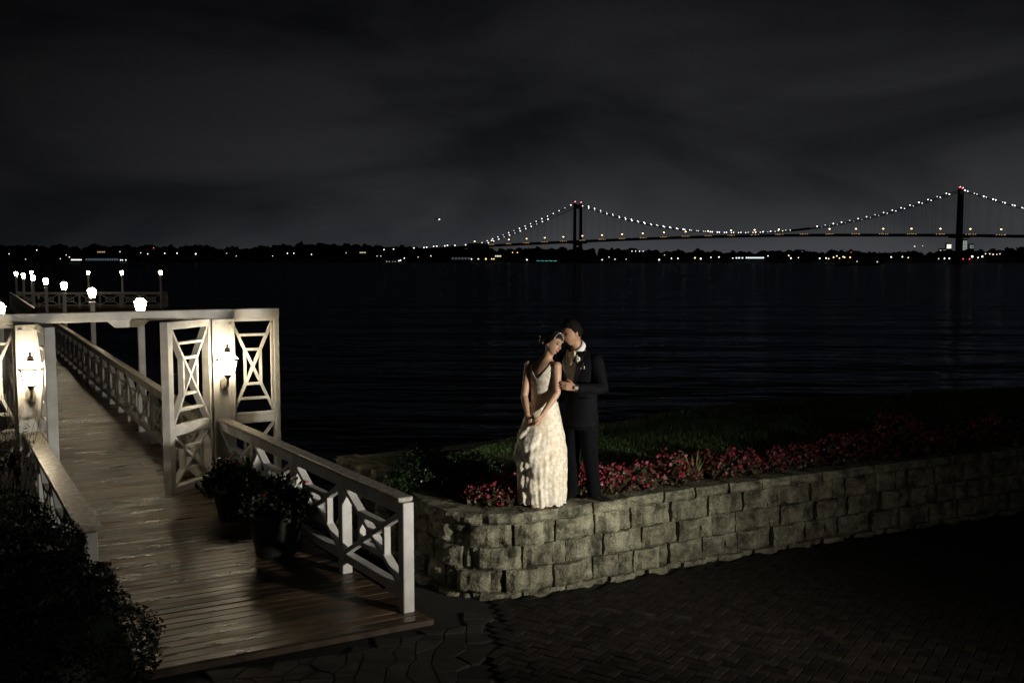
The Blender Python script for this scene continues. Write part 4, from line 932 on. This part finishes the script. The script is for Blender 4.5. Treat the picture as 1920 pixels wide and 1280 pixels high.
def hand(g, wrist, fwd, back, k=1.0, curl=.3, thumb=1, spread=.12):
    """palm and five fingers; back = normal of the back of the hand; fingers curl away from it"""
    f = Vector(fwd).normalized(); b = Vector(back); b = (b - f * b.dot(f)).normalized(); s = f.cross(b) * thumb; w0 = Vector(wrist)
    rings = []
    for q, hw, ht in ((-.015, .026, .020), (.02, .034, .017), (.055, .041, .015), (.085, .042, .013), (.092, .036, .010)):
        rings.append([w0 + (f * q + s * (hw * math.cos(a)) + b * (ht * math.sin(a))) * k for a in np.linspace(0, 2 * math.pi, 14, endpoint=False)])
    g.loft(rings)
    for x, l_, r in ((.030, .070, .0088), (.011, .080, .0092), (-.010, .074, .0088), (-.030, .058, .0078)):
        p = w0 + (f * .082 + s * x) * k; d = (f + s * (x * spread / .03 * .5)).normalized(); pts_ = [p - d * .02 * k, p]; rr = [r * k, r * k]; c_ = curl
        for seg in (.45, .30, .25):
            Rm = Matrix.Rotation(0, 3, 'X'); ax = f.cross(b); d = (Matrix.Rotation(c_, 3, ax) @ d) if (Matrix.Rotation(.1, 3, ax) @ f).dot(b) < 0 else (Matrix.Rotation(-c_, 3, ax) @ d)
            p = p + d * (l_ * seg * k); pts_.append(p); rr.append(rr[-1] * .92); c_ *= 1.1
        g.tube(pts_, rr, 8)
    p = w0 + (f * .025 + s * .028) * k; d1 = (f * .65 + s * .7 - b * .25).normalized(); d2 = (f * .9 + s * .25 - b * .35).normalized()
    g.tube([p - d1 * .015 * k, p + d1 * .032 * k, p + d1 * .032 * k + d2 * .03 * k, p + d1 * .032 * k + d2 * .052 * k], [.013 * k, .011 * k, .0098 * k, .007 * k], 8)

# ---------------------------------------------------------------- bride
BR = thing('person', 'bride in an ivory lace gown, back to the camera, hands clasped behind her', 'person', (.295, 9.9, WTOP - .004), group=None)
BF = Vector((.616, .788, 0)); BRt = Vector((.788, -.616, 0))
B_T = [(.70, .012, 0, .115, .095), (.85, .012, 0, .125, .10), (.97, .018, 0, .128, .095), (1.06, .024, 0, .130, .092), (1.12, .026, 0, .130, .092), (1.20, .026, 0, .136, .097), (1.29, .022, 0, .148, .106), (1.36, .020, 0, .152, .100), (1.405, .024, -.004, .146, .082), (1.438, .032, -.008, .118, .062), (1.462, .042, -.012, .074, .052), (1.485, .052, -.016, .052, .050)]
def b_ring(z, off=0):
    zs = [r[0] for r in B_T]; f = lambda i: float(np.interp(z, zs, [r[i] for r in B_T])); return Vector((f(1), f(2), z)), f(3) + off, f(4) + off
g = Geo()
zz_ = [.70, .78] + list(np.arange(.85, 1.486, .03))
g.loft([[(lambda c, a, b: c + BRt * (a * math.cos(t)) + BF * (b * math.sin(t)))(*b_ring(z)) for t in np.linspace(0, 2 * math.pi, 40, endpoint=False)] for z in zz_])
HB = Vector((.112, -.035, 1.622)); HBR = head_frame((.72, -.66, -.20), rad(-17))
g.tube([(.046, -.012, 1.43), (.062, -.02, 1.49), (.085, -.03, 1.56), HB + HBR @ Vector((0, -.03, -.03))], [.060, .049, .047, .052], 18)
head_geo(g, HB, HBR, .94, True)
shR = Vector((.148, -.112, 1.405)); elR = Vector((.150, -.165, 1.150)); wrR = Vector((.005, -.235, .945)); 
shL = Vector((-.120, .080, 1.405)); elL = Vector((-.172, -.010, 1.090)); wrL = Vector((-.142, -.180, .935))
for a, b, c in ((shR, elR, wrR), (shL, elL, wrL)):
    g.ball(a, (.05, .05, .048), 16, 10)
    g.tube([a + (b - a) * -.05 + Vector((0, 0, .012)), a.lerp(b, .15), a.lerp(b, .5), a.lerp(b, .85), b, b.lerp(c, .2), b.lerp(c, .5), b.lerp(c, .8), c], [.042, .048, .042, .037, .036, .037, .033, .026, .0235], 16)
hand(g, wrR, (-.42, .10, -.9), (.75, -.6, -.35), .93, .12, 1)
hand(g, wrL, (.25, -.15, -.95), (-.55, -.8, -.05), .93, .35, -1)
# legs and feet under the gown
for s in (-1, 1):
    h = Vector((.012, 0, .72)) + BRt * (.075 * s); a_ = Vector((.0, -.02, .10)) + BRt * (.07 * s)
    g.tube([h + Vector((0, 0, .04)), h.lerp(a_, .45), h.lerp(a_, .6), a_], [.085, .055, .052, .034], 14)
ft = [Vector((-.005, -.02, .10)), Vector((-.04, -.09, .065)), Vector((-.068, -.15, .03)), Vector((-.085, -.205, .016))]
g.tube(ft, [.033, .033, .034, .02], 12, flat=.7); g.tube([p + Vector((.13, .02, 0)) for p in ft], [.033, .033, .034, .02], 12, flat=.7)
link('body', fuse('body', g, .0048, 5), M_skin_b, BR)
face_parts(BR, HB, HBR, .94, True, M_lip, M_hair)
# gown: bodice over the torso with a deep V at the back, then the draped skirt
def top_z(phi):                                   # phi 0 = front, pi = back
    d = abs(math.degrees(math.atan2(math.sin(phi - math.pi), math.cos(phi - math.pi))))
    return float(np.interp(d, [0, 12, 50, 58, 66, 80, 100, 122, 132, 140, 180], [1.272, 1.30, 1.437, 1.452, 1.44, 1.345, 1.325, 1.42, 1.446, 1.43, 1.33]))
SK = [(0.0, .004, .0, .238, .205), (.06, .002, 0, .243, .21), (.2, .0, 0, .246, .215), (.4, .002, 0, .250, .215), (.57, .004, 0, .250, .212), (.70, .006, 0, .226, .198), (.83, .010, 0, .196, .172), (.95, .016, 0, .166, .143), (1.04, .022, 0, .142, .118)]
SW = [(rad(250), .52, .9, .10, .050), (rad(232), .62, .7, .075, .042), (rad(262), .36, .8, .10, .045), (rad(288), .30, .75, .13, .016), (rad(215), .40, .7, .09, .045), (rad(240), .19, .7, .08, .035), (rad(200), .70, .6, .07, .04), (rad(185), .5, .7, .1, .04), (rad(60), .5, 1, .12, .04), (rad(120), .4, 1, .12, .04)]
nth = 200; g = Geo(); rings = []
for z in np.linspace(0, 1.04, 150):
    zs = [r[0] for r in SK]; f = lambda i: float(np.interp(z, zs, [r[i] for r in SK])); cx, a, b = f(1), f(3), f(4); ring = []
    lo = max(0, 1 - z / .95)
    for j in range(nth):
        t = 2 * math.pi * j / nth; rr = 1.0
        rr += lo ** .8 * (.035 * math.sin(7 * t + 1.2 + 1.6 * z) + .022 * math.sin(13 * t + 3.1 - 3 * z) + .012 * math.sin(23 * t + 6 * z) + .014 * math.sin(31 * t + 2.2 * math.sin(5 * z)) + .02 * math.sin(5 * t + 9 * z) * min(1, 2.2 * (1 - lo)))
        dsp = 0
        for t0, z0, wd, hh, am in SW:
            am *= .6; hh *= 1.2
            dt = (t - t0 + math.pi) % (2 * math.pi) - math.pi
            if abs(dt) < wd: dz = z - (z0 + .16 * (dt / wd) ** 2); e_ = math.cos(dt / wd * math.pi / 2) ** 1.0; dsp += am * e_ * (math.exp(-(dz / (hh * .38)) ** 2) if dz < 0 else math.exp(-(dz / (hh * 1.1)) ** 1.6)) - am * .45 * e_ * math.exp(-((dz + hh * .75) / (hh * .3)) ** 2)
        dsp += .006 * noise.noise((math.cos(t) * 4, math.sin(t) * 4, z * 12)) * min(1, lo * 3)
        hz = .010 * math.sin(17 * t) + .012 * math.sin(5 * t + .8) if z < .03 else 0
        side = .012 * lo
        ring.append((cx + (a * rr + dsp) * math.cos(t), (b * rr + dsp) * math.sin(t), max(.003, z + (hz + .012) * (1 if z < .03 else 0))))
    rings.append(ring)
g.loft(rings, cap=False)
skirt = link('gown_skirt', g.mesh('gown_skirt', True), M_lace, BR)
g = Geo(); rings = []; nb = 120
for k_ in range(46):
    q = k_ / 45; ring = []
    for j in range(nb):
        phi = 2 * math.pi * j / nb; zt = top_z(phi); z = 1.02 + (zt - 1.02) * q; c, a, b = b_ring(z, .0075 + .004 * (1 - q))
        ring.append(c + BF * (b * math.cos(phi)) + BRt * (a * math.sin(phi)))
    rings.append(ring)
g.loft(rings, cap=False); bod = link('gown_bodice', g.mesh('gown_bodice', True), M_lace, BR)
md = bod.modifiers.new('thick', 'SOLIDIFY'); md.thickness = .004; md.offset = 1
# updo, headband
capt = lambda d: d.z > np.interp(d.y + .1 * noise.noise((d.x * 6, d.y * 6, 1)), [-1, -.3, .1, .3, .55, 1], [-.42, -.30, -.10, .22, .46, .62]) + .03 * noise.noise((d.x * 25, d.y * 25, 4))
hg_ = hair_cap(HB, HBR, .94, True, capt, lambda d: .013 + .010 * max(0, d.z) + .012 * max(0, -d.y))
ho = link('hair', hg_.mesh('hair', True), M_hair, BR); md = ho.modifiers.new('thick', 'SOLIDIFY'); md.thickness = .012; md.offset = -1
bun = Geo(); 
for cc, r in (((0, -.125, .01), (.052, .045, .05)), ((.02, -.13, .035), (.035, .035, .03)), ((-.025, -.13, -.015), (.035, .03, .032)), ((.0, -.135, -.02), (.03, .03, .03))): b_ = Geo().ball((0, 0, 0), r, 14, 10); bun.add([HB + HBR @ (Vector(v) + Vector(cc)) for v in b_.v], b_.f)
obj('hair_bun', bun, M_hair, ho, smooth=True)
tb = Geo(); arc = []
for a in np.linspace(.35, math.pi - .35, 26):
    d_ = Vector((math.cos(a), .50, math.sin(a))).normalized(); arc.append(HB + HBR @ ((head_surface(d_, 1, True) + d_ * .024) * .94))
tb.tube(arc, .0035, 6)
for p in arc[2:-2:2]: tb.ball(p + HBR @ Vector((0, .004, .004)), .0058, 8, 6)
obj('headband', tb, M_tiara, BR, smooth=True)
for p in ((-.066, .012, -.045), (.066, .012, -.045)): obj('earring', Geo().ball(HB + HBR @ Vector(p), .0055, 8, 6), M_tiara, BR, smooth=True)

# ---------------------------------------------------------------- groom
GR = thing('person', 'groom in a black tuxedo with champagne bow tie, holding the bride\'s arm', 'person', (.72, 10.08, WTOP - .004))
GF = Vector((-.72, -.69, 0)).normalized(); GRt = Vector((GF.y, -GF.x, 0))       # his right hand side
G_T = [(.76, -.020, 0, .182, .140), (.82, -.020, 0, .184, .142), (.95, -.020, 0, .180, .132), (1.07, -.018, 0, .172, .124), (1.20, -.018, 0, .180, .130), (1.32, -.020, 0, .198, .138), (1.41, -.024, -.004, .205, .128), (1.465, -.030, -.010, .190, .104), (1.505, -.038, -.014, .140, .088), (1.535, -.046, -.018, .095, .078), (1.56, -.052, -.022, .072, .070)]
def g_ring(z, off=0):
    zs = [r[0] for r in G_T]; f = lambda i: float(np.interp(z, zs, [r[i] for r in G_T])); return Vector((f(1), f(2), z)), f(3) + off, f(4) + off
def g_torso(zs, off=0, n=44): return [[(lambda c, a, b: c + GRt * (a * math.copysign(abs(math.cos(t)) ** .9, math.cos(t))) + GF * (b * math.copysign(abs(math.sin(t)) ** .9, math.sin(t))))(*g_ring(z, off)) for t in np.linspace(0, 2 * math.pi, n, endpoint=False)] for z in zs]
HG = Vector((-.118, -.075, 1.722)); HGR = head_frame((-.90, -.40, -.22), rad(4))
SL = Vector((.125, -.135, 1.440)); EL = Vector((.192, -.215, 1.165)); WL = Vector((-.105, -.385, 1.205))
SR = Vector((-.185, .125, 1.440)); ER = Vector((-.31, .20, 1.19)); WR_ = Vector((-.44, .05, 1.08))
HD = (Vector((-.262, -.395, 1.238)) - WL)
LH = (Vector((.050, -.045, .86)), Vector((.078, -.075, .48)), Vector((.125, -.03, .085)))
RHp = (Vector((-.085, .06, .86)), Vector((-.105, .035, .48)), Vector((-.100, .05, .085)))
SH = ((LH[2], Vector((.86, -.50, 0)).normalized()), (RHp[2], Vector((-.55, -.83, 0)).normalized()))
g = Geo()
g.loft(g_torso([.78, .85, .95, 1.07, 1.2, 1.32, 1.41, 1.465, 1.505, 1.535, 1.56], -.012))
g.tube([(-.045, -.016, 1.50), (-.062, -.030, 1.58), (-.088, -.052, 1.645), HG + HGR @ Vector((0, -.025, -.02))], [.066, .060, .059, .065], 18)
head_geo(g, HG, HGR, 1.04, False)
for a, b, c in ((SL, EL, WL), (SR, ER, WR_)): g.tube([a, a.lerp(b, .5), b, b.lerp(c, .4), c], [.054, .048, .042, .040, .030], 14)
hand(g, WL, HD, (0, -1, .15), 1.02, .20, 1)
hand(g, WR_, (-.3, -.9, -.1), (0, .2, 1), 1.0, .3, 1)
for h, k_, a in (LH, RHp): g.tube([h, k_, a], [.075, .055, .04], 14)
for a, d in SH: g.tube([a + Vector((0, 0, .02)) - d * .03, a + d * .02 - Z * .045, a + d * .11 - Z * .062], [.030, .024, .014], 12)
link('body', fuse('body', g, .0052, 5), M_skin_g, GR)
face_parts(GR, HG, HGR, 1.04, False, P('groom_lip', (.26, .11, .085), (.3, .13, .1)), M_hair_g)
capg = lambda d: d.z > np.interp(d.y, [-1, -.35, -.2, .08, .25, .5, 1], [-.48, -.38, -.06, .0, .30, .46, .52]) + .03 * noise.noise((d.x * 22, d.y * 22, 4))
ho = link('hair', hair_cap(HG, HGR, 1.04, False, capg, lambda d: .009 + .012 * max(0, d.z) * (1 if d.y > -.5 else .6)).mesh('hair', True), M_hair_g, GR); md = ho.modifiers.new('thick', 'SOLIDIFY'); md.thickness = .01; md.offset = -1
# trousers and shoes
g = Geo(); g.loft(g_torso([.74, .80, .9, .98], -.012))
for h, k_, a in (LH, RHp): g.tube([h + Vector((0, 0, .05)), h.lerp(k_, .4), k_, k_.lerp(a, .5), a + Z * .0, a - Z * .045], [.108, .096, .080, .072, .068, .070], 20)
link('trousers', fuse('trousers', g, .007, 6), M_trouser, GR)
for a, d in SH:
    g = Geo(); b_ = Vector((a.x, a.y, 0)) - d * .03; s_ = Vector((-d.y, d.x, 0)); rings = []
    for q, w_, h in ((-.055, .018, .050), (-.045, .032, .066), (0, .036, .080), (.06, .038, .070), (.11, .044, .052), (.16, .046, .040), (.205, .034, .030), (.228, .014, .022)):
        rings.append([b_ + d * q + s_ * (w_ * math.cos(t)) + Z * (.004 + max(0, h * (.5 + .5 * math.sin(t)))) for t in np.linspace(0, 2 * math.pi, 16, endpoint=False)])
    obj('shoe', g.loft(rings), M_shoe, GR, smooth=True)
# jacket: torso and sleeves
g = Geo(); g.loft(g_torso([.775, .80, .85, .95, 1.07, 1.14, 1.2, 1.26, 1.32, 1.37, 1.41, 1.44, 1.465, 1.485, 1.505, 1.535], .010))
for a, b, c, e_ in ((SL, EL, WL, .90), (SR, ER, WR_, .95)):
    g.ball(a, (.072, .072, .066), 18, 12)
    g.tube([a, a.lerp(b, .3), a.lerp(b, .7), b, b.lerp(c, .15), b.lerp(c, .5), b.lerp(c, e_)], [.074, .070, .062, .060, .058, .052, .045], 20)
jm = fuse('jacket', g, .006, 5); jm_o = link('jacket', jm, M_suit, GR)
md = jm_o.modifiers.new('folds', 'DISPLACE'); tx = bpy.data.textures.new('folds', 'CLOUDS'); tx.noise_scale = .12; md.texture = tx; md.strength = .012; md.mid_level = .5
bv = BVHTree.FromPolygons([v.co[:] for v in jm.vertices], [tuple(p.vertices) for p in jm.polygons])
LAT = -GRt                                          # to his left (towards image right)
def chest(s, z, off):
    c, a, b = g_ring(min(z, 1.50)); o_ = Vector((c.x, c.y, z)) + LAT * s + GF * .5; h = bv.ray_cast(o_, -GF, 1.0)
    p = h[0] if h[0] else Vector((c.x, c.y, z)) + LAT * s + GF * b
    return p + GF * off
def patch(name, outline, off, mat, parent, ns=14, nzv=22, thick=.006):
    """surface laid on the jacket between left and right edges given per height"""
    g = Geo(); vs = []
    for i in range(nzv + 1):
        q = i / nzv; z, s0, s1 = outline(q)
        for j in range(ns + 1): vs.append(chest(s0 + (s1 - s0) * j / ns, z, off))
    g.add(vs, [(i * (ns + 1) + j, i * (ns + 1) + j + 1, (i + 1) * (ns + 1) + j + 1, (i + 1) * (ns + 1) + j) for i in range(nzv) for j in range(ns)])
    o = obj(name, g, mat, parent, smooth=True); md = o.modifiers.new('thick', 'SOLIDIFY'); md.thickness = thick; md.offset = 1; return o
vh = lambda q: .012 + .078 * q ** .8
patch('waistcoat', lambda q: (1.16 + .345 * q, -vh(q), vh(q)), .007, M_vest, GR)
patch('shirt', lambda q: (1.40 + .13 * q, -.01 - .046 * q, .01 + .046 * q), .012, M_shirt, GR, nzv=12)
for sg in (-1, 1):
    lw = lambda q: float(np.interp(q, [0, .15, .70, .78, .80, 1], [.012, .03, .072, .080, .055, .035]))
    patch('lapel', lambda q, sg=sg: (1.15 + .365 * q, sg * vh(q) * .98, sg * (vh(q) + lw(q))), .012, M_satin, jm_o, ns=6, nzv=26)
# collar band, bow tie, flower, pocket square
ax_ = (Vector((-.105, -.062, 1.66)) - Vector((-.050, -.020, 1.545))).normalized(); cc = Vector((-.058, -.030, 1.578)); e1 = (GF - ax_ * GF.dot(ax_)).normalized(); e2 = ax_.cross(e1); rings = []
for q, r in ((-.034, .073), (-.01, .071), (.020, .068), (.024, .072), (-.004, .080), (-.030, .086)):
    rings.append([cc + ax_ * (q + .022 * (-math.cos(t)) * 1.0) + e1 * (r * math.cos(t)) + e2 * (r * math.sin(t)) for t in np.linspace(0, 2 * math.pi, 40, endpoint=False)])
obj('shirt_collar', Geo().loft(rings, cap=False), M_shirt, GR, smooth=True)
bt_c = chest(0, 1.515, .03); bw = Geo()
bt_c = chest(0, 1.495, .022) + Z * .028
for sg in (-1, 1): bw.loft([[bt_c + LAT * (sg * x) + Z * (h * math.cos(t)) + GF * (.010 * math.sin(t) + .004) for t in np.linspace(0, 2 * math.pi, 12, endpoint=False)] for x, h in ((.004, .010), (.018, .016), (.040, .025), (.052, .027), (.056, .020))])
bw.ball(bt_c + GF * .006, (.011, .011, .013), 10, 8); obj('bow_tie', bw, M_bow, GR, smooth=True)
bf = chest(.098, 1.468, .03); fl_ = Geo()
for i in range(7): a = i * .9; fl_.ball(bf + LAT * (.013 * math.cos(a)) + Z * (.013 * math.sin(a)) + GF * (.004 * (i % 3)), (.012, .012, .012), 8, 6)
bo_ = obj('boutonniere', fl_, M_shirt, jm_o, smooth=True)
lf_ = Geo(); lf_.tube([bf, bf - Z * .03 - LAT * .008, bf - Z * .062 - LAT * .016], [.006, .005, .003], 6)
for a in (2.4, 3.6, 4.4): lf_.ball(bf + LAT * (.026 * math.cos(a)) + Z * (.026 * math.sin(a)), (.010, .006, .016), 8, 6)
obj('sprig', lf_, M_strap, bo_)
for s_, h_ in ((.118, .016), (.152, .026)):
    pc = chest(s_, 1.375, .010); obj('pocket_square', Geo().loft([[pc + LAT * (x * w_) + Z * z_ + GF * y for x, y in ((-1, 0), (1, 0), (1, .006), (-1, .006))] for z_, w_ in ((-.006, .014), (h_ * .5, .010), (h_, .002))]), M_shirt, jm_o)
pk = chest(.165, 1.065, .008); obj('pocket_flap', Geo().tube([chest(.115 + .02 * i, 1.07, .006) for i in range(6)], .005, 6), M_satin, jm_o)
wd_ = (WL - EL).normalized(); wc = EL.lerp(WL, .955); w1 = wd_.cross(Z).normalized(); w2 = wd_.cross(w1)
obj('wristwatch', Geo().loft([[wc + wd_ * q + w1 * (r * math.cos(t)) + w2 * (r * math.sin(t)) for t in np.linspace(0, 2 * math.pi, 20, endpoint=False)] for q, r in ((-.014, .036), (-.012, .040), (.012, .040), (.014, .036))]), M_metal, GR, smooth=True)
wf = wc + Vector((0, -.040, .004)); obj('watch_face', Geo().loft([[wf + Vector((.018 * math.cos(t), dy, .018 * math.sin(t))) for t in np.linspace(0, 2 * math.pi, 16, endpoint=False)] for dy in (.004, -.006)]), M_tiara, GR)

# ---------------------------------------------------------------- distant figure on the pier
pp = pv_(-.42, 28.3, DZ)
FP = thing('person', 'distant person in dark clothes leaning by the pier railing beyond the gate', 'person', pp, rad(35))
g = Geo(); g.tube([(0, 0, .80), (0, .0, 1.05), (0, -.03, 1.30), (0, -.07, 1.44)], [.15, .15, .18, .10], 16, flat=.7, ref=(0, 1, 0)); g.tube([(0, -.07, 1.42), (0, -.10, 1.55)], [.05, .05], 10); g.ball((0, -.12, 1.62), (.075, .09, .11), 16, 12)
for s in (-1, 1):
    g.tube([(s * .17, -.05, 1.38), (s * .24, -.15, 1.12), (s * .14, -.36, 1.14)], [.055, .045, .03], 10); g.tube([(s * .14, -.36, 1.14), (s * .12, -.44, 1.15)], [.032, .02], 8); g.tube([(s * .08, 0, .85), (s * .1, -.02, .46), (s * .1, 0, .06)], [.09, .06, .045], 10); g.tube([(s * .1, .03, .04), (s * .1, -.14, .03)], [.045, .035], 8)
link('body', fuse('body', g, .015, 4), M_skin_g, FP)
M_dark = P('dark_maroon_cloth', (.025, .010, .012), (.04, .018, .02), 8, .8)
g = Geo(); g.tube([(0, 0, .74), (0, .0, 1.05), (0, -.03, 1.30), (0, -.07, 1.46)], [.175, .17, .20, .10], 16, flat=.72, ref=(0, 1, 0))
for s in (-1, 1): g.tube([(s * .17, -.05, 1.38), (s * .24, -.15, 1.12), (s * .15, -.34, 1.14)], [.07, .06, .045], 10)
link('coat', fuse('coat', g, .015, 4), M_dark, FP)
g = Geo()
for s in (-1, 1): g.tube([(s * .08, 0, .85), (s * .1, -.02, .46), (s * .1, 0, .05)], [.11, .08, .07], 10)
link('trousers', fuse('trousers', g, .015, 4), M_trouser, FP)
g = Geo().ball((0, -.105, 1.64), (.092, .105, .115), 16, 12); obj('hair', g, M_hair, FP, smooth=True)
